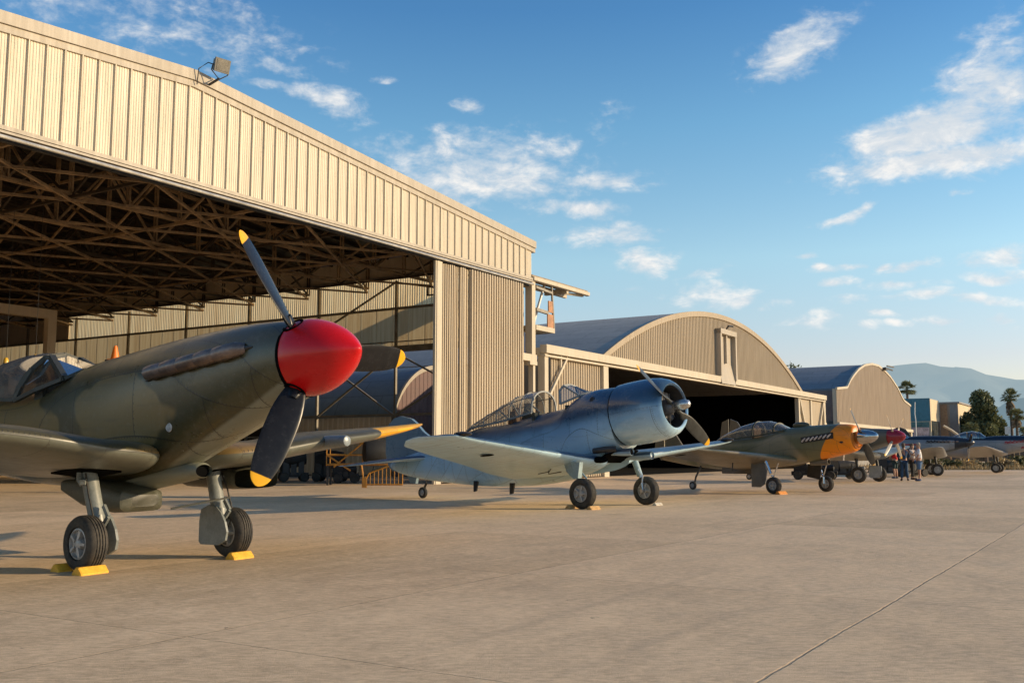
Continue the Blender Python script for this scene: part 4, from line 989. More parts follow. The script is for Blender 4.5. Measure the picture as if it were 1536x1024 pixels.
# radiators and intake under the belly
M_RAD = paint('underside_grey_green', ((.075, .075, .05), (.1, .095, .065), .8, .5, .2, 1), .45, (.6, .3), .35, None, None, .4)
rr = []
for x, y0, y1, z0, z1 in ((-.08, -.38, -.02, .68, .82), (-.14, -.5, .07, .62, .88), (-.4, -.52, .09, .60, .95), (-1.0, -.5, .08, .66, 1.0), (-1.5, -.45, .05, .82, .98)):
    r_ = []
    for k in range(20):
        t = 2*math.pi*k/20; cc, ss_ = math.cos(t), math.sin(t)
        r_.append((x, (y0+y1)/2+math.copysign(abs(cc)**.45, cc)*(y1-y0)/2, (z0+z1)/2+math.copysign(abs(ss_)**.45, ss_)*(z1-z0)/2))
    rr.append(r_)
mb = MB(); mb.loft(rr, True, True, [[(p[0], k*.1) for k, p in enumerate(r_+[r_[0]])] for r_ in rr]); mb.build('radiator', M_RAD, spit, 40)
rr = []
for x, y0, y1, z0, z1 in ((.1, .95, 1.65, .86, 1.1), (-.1, .95, 1.65, .84, 1.16), (-1.0, .98, 1.6, .86, 1.1), (-1.4, 1.05, 1.55, .96, 1.08)):
    r_ = [(x, (y0+y1)/2+math.copysign(abs(math.cos(t))**.5, math.cos(t))*(y1-y0)/2, (z0+z1)/2+math.copysign(abs(math.sin(t))**.5, math.sin(t))*(z1-z0)/2) for t in [2*math.pi*k/20 for k in range(20)]]
    rr.append(r_)
MB().loft(rr, False, True, [[(p[0], k*.1) for k, p in enumerate(r_+[r_[0]])] for r_ in rr]).build('oil_cooler', M_RAD, spit, 40)
MB().bar((.0, .1, .64), (.25, .75, .76), .04, .02).build('underwing_pipe', M_RAD, spit)
rr = []
for x, hw, z0, z1 in ((.74, .115, 1.03, 1.175), (.70, .13, 1.015, 1.2), (.3, .17, .95, 1.2), (-.4, .17, .84, 1.1), (-1.2, .1, .84, 1.0)):
    rr.append([(x, math.cos(t)*hw, (z0+z1)/2+math.sin(t)*(z1-z0)/2) for t in [2*math.pi*k/20 for k in range(20)]])
MB().loft(rr, False, True, [[(p[0], k*.1) for k, p in enumerate(r_+[r_[0]])] for r_ in rr]).build('carburettor_intake', paint('intake_paint', (SKY_, SKY_, 1, .5, .1, 1), .35, (3, 3), .25), spit, 40)
MB().lathe([(0, .1), (.001, 0)], (.69, 0, 1.105), (1, 0, 0), 16).build('intake_mouth', M_BLACK, spit)
# canopy: framed windscreen and bulged hood
M_FRM = simple('canopy_frame_green', (.032, .034, .026), .5, 0, .25, 9)
def fr_bar(mb, pts, w=.035): 
    for a, c_ in zip(pts, pts[1:]): mb.bar(a, c_, w, w)
hoop = lambda s_: [(-2.74, s_*.44, 2.0), (-2.62, s_*.42, 2.2), (-2.49, s_*.36, 2.42), (-2.40, s_*.23, 2.58), (-2.37, 0, 2.635)]
A = lambda s_: (-1.62, s_*.40, 2.25); B = lambda s_: (-2.30, s_*.2, 2.575); C_ = (-1.42, 0, 2.40); T_ = (-2.33, 0, 2.625)
A2 = lambda s_: (-1.50, s_*.2, 2.37)
mb = MB()
for s_ in (1, -1):
    f = [(0, 1, 2, 3)] if s_ > 0 else [(3, 2, 1, 0)]
    mb.add([C_, A2(s_), B(s_), T_], f); mb.add([A2(s_), A(s_), B(s_)], [(0, 1, 2)])
    h = hoop(s_); 
    mb.add([A(s_), h[0], h[1], h[2], h[3], B(s_)], [(0, 1, 2, 5), (2, 3, 4, 5)])
ws = mb.build('windscreen', mat_glass('windscreen_glass', (.5, .54, .56), .5, .06), spit, 0)
mb = MB()
for s_ in (1, -1):
    fr_bar(mb, hoop(s_), .055); fr_bar(mb, [A(s_), B(s_)], .075); fr_bar(mb, [A(s_), (-2.2, s_*.455, 2.12), hoop(s_)[0]], .05); fr_bar(mb, [B(s_), hoop(s_)[3]], .05)
    fr_bar(mb, [A(s_), A2(s_), C_], .04)
fr_bar(mb, [B(1), T_, B(-1)], .045)
mb.build('windscreen_frame', M_FRM, ws, 0)
rr = []
for x, sl_, hw, zs, zt in ((-2.76, .38, .44, 2.01, 2.64), (-3.0, .3, .46, 2.02, 2.67), (-3.3, .2, .46, 2.04, 2.66), (-3.7, .1, .42, 2.10, 2.6), (-4.1, .05, .34, 2.2, 2.5), (-4.4, 0, .25, 2.26, 2.4), (-4.6, 0, .15, 2.28, 2.32)):
    rr.append([(x + sl_*math.sin(t), math.cos(t)*hw*(1.02 if 0 < k < 16 else 1), zs + math.sin(t)**.9*(zt-zs)) for k, t in enumerate([math.pi*k/16 for k in range(17)])])
hd = MB().loft(rr, False, False, None, False).build('canopy_hood', M_GLASSB, spit, 60)
mb = MB()
for s_ in (1, -1): fr_bar(mb, [r_[0 if s_ > 0 else -1] for r_ in rr], .045)
fr_bar(mb, [rr[0][k] for k in range(17)], .04)
mb.build('hood_frame', M_FRM, hd, 0)
mb = MB(); mb.bx(-3.5, -3.4, -.2, .2, 1.9, 2.42); mb.ball((-3.38, 0, 2.42), (.1, .14, .1)); mb.build('seat', M_LEATHER, spit); MB().bx(-2.4, -2.2, -.36, .36, 1.9, 2.2).build('cockpit_coaming', M_COCK, spit, 0)
MB().bx(-2.2, -1.9, -.3, .3, 2.1, 2.3).build('instrument_panel', M_COCK, spit, 0)
# tail
MB().prism([(-5.9, 0, 2.15), (-6.5, 0, 2.75), (-6.75, 0, 3.0), (-7.0, 0, 3.06), (-7.05, 0, 1.95)], (0, .06, 0)).build('fin', M_SF, spit, 0)
MB().prism([(-7.06, .01, 3.06), (-7.3, .01, 2.98), (-7.6, .01, 2.5), (-7.55, .01, 1.95), (-7.3, .01, 1.62), (-7.06, .01, 1.75)], (0, .04, 0)).build('rudder', M_SF, spit, 0)
for s_ in (1, -1): wing([(.05, -5.9, 1.3, 2.0, .1), (.8, -6.0, 1.15, 2.02, .09), (1.5, -6.25, .75, 2.03, .08), (1.75, -6.5, .25, 2.03, .08)], s_, 2, 10, 4, 0).build('tailplane', M_SW, spit, 60)
wheel(spit, (-6.6, 0, .15), .15, .1, 1, 'tail_wheel'); MB().tube([(-6.4, 0, 1.5), (-6.6, .09, .35), (-6.6, .09, .15)], .04, 8).build('tail_wheel_leg', M_LEG, spit)
MB().tube([(-2.9, -1.0, .92), (-3.0, -1.02, .75)], .012, 6).build('step', M_DARK, spit)
MB().box((-.05, -1.42, 1.2), (.02, .02, .02)).build('pitot_head', M_DARK, spit, 0)

# ================================================================== 2: blue radial engined trainer
t6 = thing('trainer_plane', 'two tone blue radial engined trainer with long framed canopy, tail towards the open hangar', 'trainer plane', (2.535, 24.861, 0), R(-42.5))
NAVY, MID, PALE = (.032, .074, .135), (.055, .12, .205), (.48, .69, .82)
def t6band(b, q, uv, c):
    x, y, z = b.sep(q); n1 = b.noise(q, .8, 3, .5)
    lim = b.math('ADD', b.math('MULTIPLY', x, .13), 2.16); dz = b.math('ADD', b.math('SUBTRACT', z, lim), b.math('MULTIPLY', b.math('SUBTRACT', n1, .5), .45))
    tailm = b.ss(x, -4.9, -5.8)
    c2 = b.mix(b.ss(dz, .2, -.2), c, (.28, .50, .70)); c2 = b.mix(b.ss(dz, -.15, -.65), c2, PALE)  # two-tone paint, with some sky reflection put into the blend
    return b.mix(tailm, c2, b.mix(b.ss(z, 1.0, .5), (.38, .63, .84), PALE))
M_TF = paint('navy_over_light_blue', (NAVY, MID, 1.0, .5, .15, 3), .28, (.9, .5), .25, None, t6band, .6, coat=.2, metal=.06)
def t6wing(b, q, uv, c):
    return b.mix(.0, c, c)
M_TW = paint('blue_wing', (NAVY, MID, .8, .5, .15, 4), .32, (.9, .7), .3, (PALE, 0, 0, 0, .04), None, .4, wing=True)
rows = [(.40, 1.40, 2.925, .70, 2.2), (0, 1.18, 2.92, .70, 2.15), (-.5, .92, 2.88, .68, 2.05), (-1.0, .74, 2.72, .65, 1.9), (-1.4, .62, 2.48, .62, 1.75), (-2.4, .48, 2.32, .58, 1.6), (-3.5, .42, 2.10, .53, 1.45), (-4.6, .41, 2.0, .46, 1.35), (-5.5, .45, 1.75, .36, 1.2), (-6.6, .52, 1.48, .25, 1.05), (-7.6, .64, 1.25, .14, .97), (-8.4, .82, 1.06, .04, .95)]
fm, TST = fuselage(rows, 44, 6, 2.2); fm.build('fuselage', M_TF, t6, 50)
# cowling: a ring with a rounded lip
cx = Vector((0, 0, 2.19)); ca = Vector((.992, 0, .125)).normalized()
cp = [(.40, .755), (.6, .765), (1.0, .765), (1.3, .752), (1.52, .72), (1.68, .665), (1.77, .60), (1.80, .555), (1.785, .52), (1.755, .505)]
def lathe_uv(prof, o, axis, n):
    o = Vector(o); a = Vector(axis).normalized(); mb = MB(); y, z = mb.ring_frame(a); rings = []; uvs = []
    for t, r in prof:
        rings.append([o + a*t + (y*math.cos(2*math.pi*k/n)+z*math.sin(2*math.pi*k/n))*max(r, 1e-4) for k in range(n)]); uvs.append([(t*.5+.1, 4.8*k/n) for k in range(n+1)])
    return mb.loft(rings, False, False, uvs)
lathe_uv(cp, cx, ca, 56).build('cowling', paint('cowling_blue', (NAVY, MID, 1.0, .5, .15, 3), .22, (1.4, 1.2), .2, None, t6band, .5, coat=.35, metal=.06), t6, 50)
MB().lathe([(1.754, .504), (1.70, .495), (1.4, .50), (.9, .52)], cx, ca, 48).build('cowling_liner', M_DARK, t6, 50)
MB().lathe([(.36, .74), (.40, .72), (.41, .70)], cx, ca, 48).build('cowling_gap', M_BLACK, t6, 50)
mb = MB(); ec = cx + ca*1.38
mb.lathe([(-.5, .5), (-.5, 0.001)], ec, ca, 40); mb.lathe([(-.3, .2), (.25, .2), (.36, .14), (.42, .1)], ec, ca, 20)
mb.build('engine_crankcase', simple('engine_grey', (.12, .12, .125), .4, .3, .3, 5), t6, 40)
yv, zv = MB().ring_frame(ca)
M_CYL = simple('engine_cylinder_grey', (.22, .21, .2), .45, .4, .4, 9)
for k in range(9):
    a = 2*math.pi*k/9+.2; d = yv*math.cos(a)+zv*math.sin(a)
    mb = MB(); mb.lathe([(.2, .085), (.24, .1), (.26, .085), (.29, .1), (.31, .085), (.34, .1), (.36, .085), (.39, .1), (.42, .085), (.44, .1), (.48, .07)], ec, d, 10)
    mb.tube([ec+ca*.18+d*.16+yv*.03, ec+ca*.1+d*.46+yv*.03], .014, 5); mb.build('engine_cylinder', M_CYL, t6, 40)
mb = MB(); mb.lathe([(-.15, .10), (-.1, .12), (.08, .125), (.2, .115), (.28, .085), (.31, .04), (.315, 0)], ec+ca*.52, ca, 24); mb.build('spinner', simple('bare_metal_hub', (.55, .53, .5), .28, .85, .2, 5), t6, 50)
mb = MB(); mb.lathe([(0, .07), (.3, .07)], ec+ca*.3, ca, 16); mb.lathe([(-.06, .1), (.05, .11), (.06, .07)], ec+ca*.42, ca, 16); mb.build('propeller_hub', M_DARK, t6)
th6 = ec + ca*.39
M_BL6 = mat_blade('grey_propeller_paint', 1.62, (.05, .05, .045), .13, .3)
prop(t6, th6, 1.62, .12, .30, 34, (146.5, -33.5), M_BL6, -7, 1)
# windscreen and long canopy
mb = MB()
wsA = [(-.62, s_*.2, 2.83) for s_ in (1, -1)]
for s_ in (1, -1):
    f = (0, 1, 2, 3) if s_ > 0 else (3, 2, 1, 0)
    mb.add([(-.72, 0, 2.86), (-.85, s_*.3, 2.75), (-1.42, s_*.24, 3.03), (-1.42, 0, 3.07)], [f]); mb.add([(-.85, s_*.3, 2.75), (-1.32, s_*.48, 2.55), (-1.46, s_*.36, 2.9), (-1.42, s_*.24, 3.03)], [f])
ws = mb.build('windscreen', M_GLASS, t6, 0)
M_TFR = simple('canopy_frame_blue', (.2, .22, .22), .4, 0, .2, 9)
mb = MB()
for s_ in (1, -1):
    fr_bar(mb, [(-1.42, 0, 3.07), (-1.42, s_*.24, 3.03), (-1.46, s_*.36, 2.9), (-1.34, s_*.48, 2.55)], .045); fr_bar(mb, [(-.85, s_*.3, 2.75), (-1.42, s_*.24, 3.03)], .04); fr_bar(mb, [(-.72, 0, 2.86), (-.85, s_*.3, 2.75), (-1.34, s_*.48, 2.55)], .05)
mb.build('windscreen_frame', M_TFR, ws, 0)
cst = [(-2.30, .50, 2.36, 2.93), (-2.7, .50, 2.28, 2.92), (-3.1, .49, 2.2, 2.83), (-3.6, .47, 2.12, 2.63), (-4.1, .44, 2.06, 2.4), (-4.6, .38, 2.0, 2.15), (-4.95, .2, 1.93, 1.97)]
rr = [[(x, math.cos(t)*hw, zs+(max(0, math.sin(t))**.75)*(zt-zs)) for t in [math.pi*k/14 for k in range(15)]] for x, hw, zs, zt in cst]
cn = MB().loft(rr, False, False, None, False).build('canopy', mat_glass('canopy_glass_clear', (.8, .78, .74), .12, .26), t6, 50)
mb = MB()
for i in (0, 1, 2, 3, 4, 5): fr_bar(mb, rr[i], .022 if i else .04)
for k in (0, 3, 7, 11, 14): fr_bar(mb, [r_[k] for r_ in rr], .02 if k not in (0, 14) else .05)
for s_ in (0, 14):
    k1, k2 = (0, 3) if s_ == 0 else (14, 11)
    mb.bar(rr[1][k1], rr[2][k2], .03); mb.bar(rr[2][k1], rr[3][k2], .03)
mb.build('canopy_frame', M_TFR, cn, 0)
mb = MB(); mb.bx(-2.0, -1.85, -.22, .22, 1.9, 2.36); mb.build('seat', M_LEATHER, t6); mb = MB(); mb.bx(-3.35, -3.2, -.24, .24, 1.8, 2.42); mb.ball((-3.27, 0, 2.44), (.08, .16, .1)); mb.build('seat', M_LEATHER, t6); MB().prism([(-2.5, -.1, 2.2), (-2.9, -.1, 2.55), (-3.0, -.1, 2.2)], (0, .2, 0)).build('roll_structure', M_COCK, t6, 0)
mb = MB(); mb.bx(-1.25, -1.15, -.4, .4, 2.3, 2.52); mb.bx(-2.35, -2.25, -.42, .42, 2.1, 2.36); mb.build('instrument_panel', M_COCK, t6, 0)
MB().lathe([(0, .075), (.02, .07), (.03, .04), (.02, .03), (.02, 0)], (-.25, -body_y(TST, -.25, 2.62, 2.2)+.01, 2.62), (0, -1, .25), 20).build('filler_cap', M_DARK, t6)
# wings
SEC = [(.45, .12, 3.05, 1.11, .14), (1.3, -.14, 2.85, 1.22, .13), (3.0, .06, 2.3, 1.385, .115), (5.0, .32, 1.75, 1.57, .10), (5.7, .42, 1.55, 1.645, .085), (5.93, .36, 1.42, 1.665, .07), (6.02, .12, 1.1, 1.66, .05), (6.1, -.35, .5, 1.645, .05)]
for s_ in (1, -1):
    S2 = SEC if s_ < 0 else [(y, x-(.10*(y-.45)), c_, z+.0*(y), t) for y, x, c_, z, t in SEC]
    wo_ = wing(S2, s_, 9, 16, 5).build('wing', M_TW, t6, 60)
    mb = MB(); mb.lathe([(0, .16), (.005, .15), (.006, 0)], (-.62, s_*3.9, 1.255), (.15, 0, -1), 20); mb.build('landing_lamp', M_BLACK, wo_)
    mb = MB(); mb.ball((.36 - (.5 if s_ > 0 else 0), s_*5.62, 1.70), (.22, .16, .05)); mb.build('wing_tip_lamp', M_DARK, wo_)
    lg, m_ = leg(t6, (-.32, s_*1.29, 1.12), (-.05, s_*1.27, .5), .085, simple('pale_blue_gear', (.25, .34, .36), .4, 0, .2, 5))
    mb = MB()
    if s_ < 0: mb.prism([(-.52, s_*1.22, 1.1), (-.02, s_*1.22, 1.1), (-.06, s_*1.24, .72), (-.2, s_*1.24, .70), (-.42, s_*1.22, .86)], (0, s_*.14, 0)); 
    if s_ < 0: mb.build('gear_fairing', simple('pale_blue_gear', (.25, .34, .36)), lg, 0)
    mb = MB(); mb.tube([(-.16, s_*1.27, .8), (-.08, s_*1.27, .55)], .05, 10); mb.tube([(-.08, s_*1.27, .58), (.0, s_*1.16, .55), (.02, s_*1.12, .36)], .038, 8); mb.tube([(.02, s_*1.08, .36), (.02, s_*1.32, .36)], .045, 8); mb.tube([(-.15, s_*1.2, .9), (.02, s_*1.15, .72), (.0, s_*1.15, .5)], .022, 6)
    mb.build('oleo_fork', M_OLEO if s_ > 0 else MATS['pale_blue_gear'], lg)
    wheel(t6, (.02, s_*1.3, .362), .362, .25, s_)
# belly details: intake, exhaust, flaps, wheel wells
mb = MB(); mb.lathe([(-.45, .05), (0, .085), (.26, .095), (.27, .085), (.24, .075)], (.55, -.40, 1.33), (1, 0, .05), 16); mb.build('oil_cooler_scoop', M_TW, t6)
MB().lathe([(0, .076), (.001, 0)], (.79, -.40, 1.342), (1, 0, .05), 16).build('scoop_mouth', M_BLACK, t6)
mb = MB(); mb.lathe([(-.5, .08), (.1, .11), (.40, .10), (.41, .085), (.37, .075), (.36, 0)], (.42, .42, 1.24), (1, 0, .05), 16); mb.build('intake_scoop', M_TW, t6)
mb = MB(); mb.prism([(.55, -.25, 1.42), (.5, .3, 1.38), (-.15, .45, 1.1), (-.2, -.6, 1.1), (.2, -.62, 1.3)], (0, 0, -.03)); mb.build('wheel_well', M_BLACK, t6, 0)
mb = MB(); mb.tube([(.42, -.5, 1.42), (.2, -.66, 1.40), (-.1, -.72, 1.36)], [.07, .075, .07], 10); mb.build('exhaust_pipe', M_DARK, t6)
mb = MB(); mb.ball((.06, -.68, 1.15), (.24, .12, .08), 16, 10); mb.build('root_opening', M_BLACK, t6, 60)
for x, y in ((-2.7, -.9), (-4.6, -.3)): MB().prism([(x, y, .55), (x+.16, y, .55), (x+.1, y, .28), (x, y, .26)], (0, .05, 0)).build('step', M_DARK, t6, 0)
mb = MB(); mb.tube([(-1.0, -1.2, 1.0), (-1.1, -1.2, .86), (-1.5, -1.15, .80)], .013, 6); mb.tube([(-1.3, -1.0, .95), (-1.2, -1.1, .80), (-.8, -1.1, .86)], .013, 6); mb.build('flap_linkage', M_DARK, t6)
# tail
fin = [(-5.9, 1.55), (-6.55, 1.72), (-6.95, 1.95), (-7.25, 2.2), (-7.45, 2.32), (-7.62, 2.36), (-7.62, 1.2), (-6.4, 1.4)]
MB().prism([(x, -.05, z) for x, z in fin], (0, .10, 0)).build('fin', M_TF, t6, 0)
rud = [(-7.64, 2.36), (-7.95, 2.42), (-8.25, 2.36), (-8.5, 2.18), (-8.62, 1.85), (-8.62, 1.3), (-8.5, .95), (-8.3, .78), (-7.95, .75), (-7.64, .85)]
MB().prism([(x, -.04, z) for x, z in rud], (0, .08, 0)).build('rudder', M_TF, t6, 0)
for s_ in (1, -1): wing([(.05, -6.55, 1.5, 1.2, .1), (.8, -6.85, 1.4, 1.15, .09), (1.5, -7.25, 1.1, 1.06, .08), (1.95, -7.65, .7, .99, .08), (2.12, -7.95, .3, .96, .08)], s_, 4, 12, 4, 0).build('tailplane', M_TW, t6, 60)
wheel(t6, (-7.04, .06, .165), .165, .11, 1, 'tail_wheel')
mb = MB(); mb.tube([(-6.85, .06, .62), (-6.9, .06, .42), (-7.04, .14, .34), (-7.04, .14, .16)], .035, 8); mb.build('tail_wheel_leg', M_DARK, t6)
MB().prism([(-7.25, .0, .66), (-7.7, .0, .7), (-7.55, 0, .45), (-7.3, 0, .42)], (0, .1, 0)).build('tail_wheel_door', M_TF, t6, 0)

# ================================================================== 3: olive fighter with orange nose
yk = thing('fighter_plane', 'olive fighter with bright orange nose and polished pointed spinner', 'fighter plane', (9.598, 33.633, 0), R(-50))
OL, OL2 = (.15, .145, .075), (.29, .24, .145)
def yknose(b, q, uv, c):
    x, y, z = b.sep(q); lim = b.math('ADD', b.math('MULTIPLY', b.math('SUBTRACT', z, 1.15), .62), .95)
    return b.mix(b.ss(b.math('SUBTRACT', x, lim), -.012, .012), c, (1., .285, .0))
M_YF = paint('olive_with_orange_nose', (OL, OL2, .55, .5, .06, 8), .36, (.85, .45), .22, ((.23, .225, .19), 1.02, 0.06, 0, .04), yknose, .5)
M_YW = paint('olive_wing', (OL, OL2, .6, .5, .06, 6), .38, (.8, .6), .3, ((.2, .175, .135), 0, 0, 0, .04), None, .4, wing=True)
rows = [(2.16, 1.44, 2.14, .34, 1.79), (2.1, 1.38, 2.19, .385, 1.79), (1.9, 1.31, 2.235, .425, 1.78), (1.5, 1.22, 2.25, .455, 1.76), (.9, 1.10, 2.235, .475, 1.70), (.2, .98, 2.2, .48, 1.62), (-.5, .88, 2.13, .475, 1.52), (-1.0, .82, 1.98, .46, 1.45), (-1.8, .77, 1.86, .43, 1.38), (-2.8, .74, 1.78, .37, 1.32), (-3.6, .76, 1.68, .30, 1.28), (-4.8, .88, 1.5, .17, 1.22), (-6.0, 1.06, 1.36, .05, 1.2)]
fm, YST = fuselage(rows, 40, 6, 2.2); fm.build('fuselage', M_YF, yk, 50)
hc = Vector((2.14, 0, 1.80)); ha = Vector((.997, 0, .07)).normalized()
MB().lathe([(-.03, .36), (.02, .355), (.035, .34), (.025, .325), (-.1, .325), (-.12, 0)], hc, ha, 40).build('cowling_lip', [M_YF], yk, 50)
MB().lathe([(-.09, .324), (-.088, .0)], hc, ha, 40).build('intake_mouth', M_BLACK, yk)
M_CHR = simple('polished_spinner', (.5, .48, .46), .16, 1., .1, 3)
MB().lathe([(.0, .19), (.12, .22), (.3, .225), (.45, .205), (.58, .165), (.68, .11), (.73, .06), (.745, 0)], hc, ha, 32).build('spinner', M_CHR, yk, 50)
M_BLY = mat_blade('dark_grey_propeller_paint', 1.25, (.05, .045, .038), .13, .35)
prop(yk, hc+ha*.2, 1.15, .17, .26, 34, (-50, 130), M_BLY, 4, 1)
for s_ in (1, -1):
    mb = MB(); dk = MB()
    for k in range(7):
        x = .52 + k*.155; z = 1.73+k*.021; y = body_y(YST, x, z, 2.2)*s_
        mb.tube([(x+.07, y+.03*s_, z+.07), (x+.0, y+.055*s_, z+.0), (x-.05, y+.06*s_, z-.05)], [.022, .03, .024], 7)
        dk.bar((x-.1, y-.0*s_, z-.005), (x+.13, y-.0*s_, z+.025), .05, .2)
    dk.build('exhaust_shroud', M_DARK, yk, 0); mb.build('exhaust_stack', simple('pale_exhaust', (.5, .46, .44), .4, .3, .3, 8), yk)
    y = body_y(YST, 1.85, 1.66, 2.2)*s_; MB().ball((1.85, y, 1.66), (.07, .02, .035)).build('side_vent', M_DARK, yk)
wst = [(-.35, .30, 2.09, 2.14), (-.75, .36, 2.0, 2.33), (-1.1, .38, 1.95, 2.41), (-1.6, .38, 1.88, 2.40), (-2.2, .36, 1.82, 2.28), (-2.8, .31, 1.78, 2.06), (-3.3, .2, 1.72, 1.82)]
rr = [[(x, math.cos(t)*hw, zs+(max(0, math.sin(t))**.8)*(zt-zs)) for t in [math.pi*k/14 for k in range(15)]] for x, hw, zs, zt in wst]
cn = MB().loft(rr, False, False, None, False).build('canopy', mat_glass('tinted_canopy', (.62, .58, .5), .06, .22), yk, 60)
mb = MB()
for i in (1, 3): fr_bar(mb, rr[i], .04)
mb.bar(rr[3][0], rr[4][5], .02)
for k in (0, 14): fr_bar(mb, [r_[k] for r_ in rr], .05)
mb.build('canopy_frame', simple('frame_olive', (.06, .065, .045), .5), cn, 0)
mb = MB(); mb.bx(-1.75, -1.65, -.2, .2, 1.7, 2.2); mb.ball((-1.68, 0, 2.2), (.07, .12, .1)); mb.build('seat', M_LEATHER, yk)
mb = MB(); mb.ball((.12, 0, 2.24), (.34, .12, .11), 14, 8); mb.build('dorsal_scoop', M_YF, yk, 60)
SEC = [(.35, .15, 2.35, 1.08, .15), (1.5, -.2, 2.15, 1.2, .14), (3.0, -.55, 1.75, 1.33, .12), (4.2, -.9, 1.35, 1.43, .1), (4.7, -1.15, .9, 1.47, .08), (4.9, -1.5, .3, 1.48, .07)]
M_GD = simple('grey_gear_door', (.16, .165, .16), .45, 0, .2, 4)
for s_ in (1, -1):
    wing(SEC, s_, 8, 14, 5).build('wing', M_YW, yk, 60)
    mb = MB(); mb.tube([(-.9, s_*2.4, 1.0), (-.92, s_*2.4, .8), (-.9, s_*2.42, .75)], .02, 6); mb.build('pitot_mast', M_DARK, yk)
    lg, m_ = leg(yk, (-.3, s_*1.45, 1.05), (0, s_*1.45, .4), .05, M_OLEO)
    mb = MB(); mb.tube([(-.1, s_*1.45, .6), (0.0, s_*1.38, .5), (.02, s_*1.36, .28)], .03, 8); mb.tube([(.02, s_*1.34, .28), (.02, s_*1.6, .28)], .03, 8); mb.tube([(.15, s_*1.4, 1.0), (-.02, s_*1.42, .55)], .02, 6); mb.build('oleo_fork', M_OLEO, lg)
    if s_ < 0:
        mb = MB(); mb.prism([(-1.0, s_*1.26, 1.02), (-.45, s_*1.3, 1.06), (-.34, s_*1.32, .7), (-.4, s_*1.34, .32), (-.62, s_*1.3, .2), (-1.0, s_*1.26, .2)], (0, s_*.03, 0)); mb.build('gear_door', M_GD, lg, 0)
    else:
        mb = MB(); mb.prism([(-.55, s_*1.3, .95), (.0, s_*1.3, .9), (-.1, s_*1.3, .42), (-.6, s_*1.3, .5)], (0, s_*.03, 0)); mb.build('gear_door', M_DARK, lg, 0)
    wheel(yk, (.02, s_*1.5, .275), .275, .19, s_)
mb = MB(); mb.lathe([(-.5, .1), (0, .11), (.16, .1), (.17, .08), (.1, .07)], (.95, 0, 1.03), (1, 0, .05), 14); mb.build('oil_cooler_scoop', M_YW, yk)
MB().lathe([(0, .075), (.001, 0)], (1.06, 0, 1.035), (1, 0, .05), 14).build('scoop_mouth', M_BLACK, yk)
MB().tube([(1.6, .1, 1.26), (1.58, .1, 1.08)], .02, 6).build('drain_pipe', M_WHITE, yk)
MB().bx(-3.0, -1.5, -.3, .3, .6, .8).build('belly_radiator', M_YW, yk, 0)
MB().prism([(-4.9, -.03, 1.45), (-5.5, -.03, 2.2), (-5.8, -.03, 2.35), (-5.9, -.03, 1.3)], (0, .06, 0)).build('fin', M_YF, yk, 0); MB().prism([(-5.92, -.02, 2.35), (-6.3, -.02, 2.2), (-6.4, -.02, 1.5), (-6.1, -.02, 1.05), (-5.92, -.02, 1.1)], (0, .04, 0)).build('rudder', M_YF, yk, 0)
for s_ in (1, -1): wing([(.05, -4.9, 1.1, 1.4, .1), (1.2, -5.1, .8, 1.42, .09), (1.6, -5.4, .3, 1.43, .08)], s_, 2, 10, 4, 0).build('tailplane', M_YW, yk, 60)
wheel(yk, (-4.33, -.3, .15), .15, .1, 1, 'tail_wheel'); MB().tube([(-4.1, -.1, .85), (-4.25, -.22, .45), (-4.33, -.22, .15)], .035, 8).build('tail_wheel_leg', M_DARK, yk)

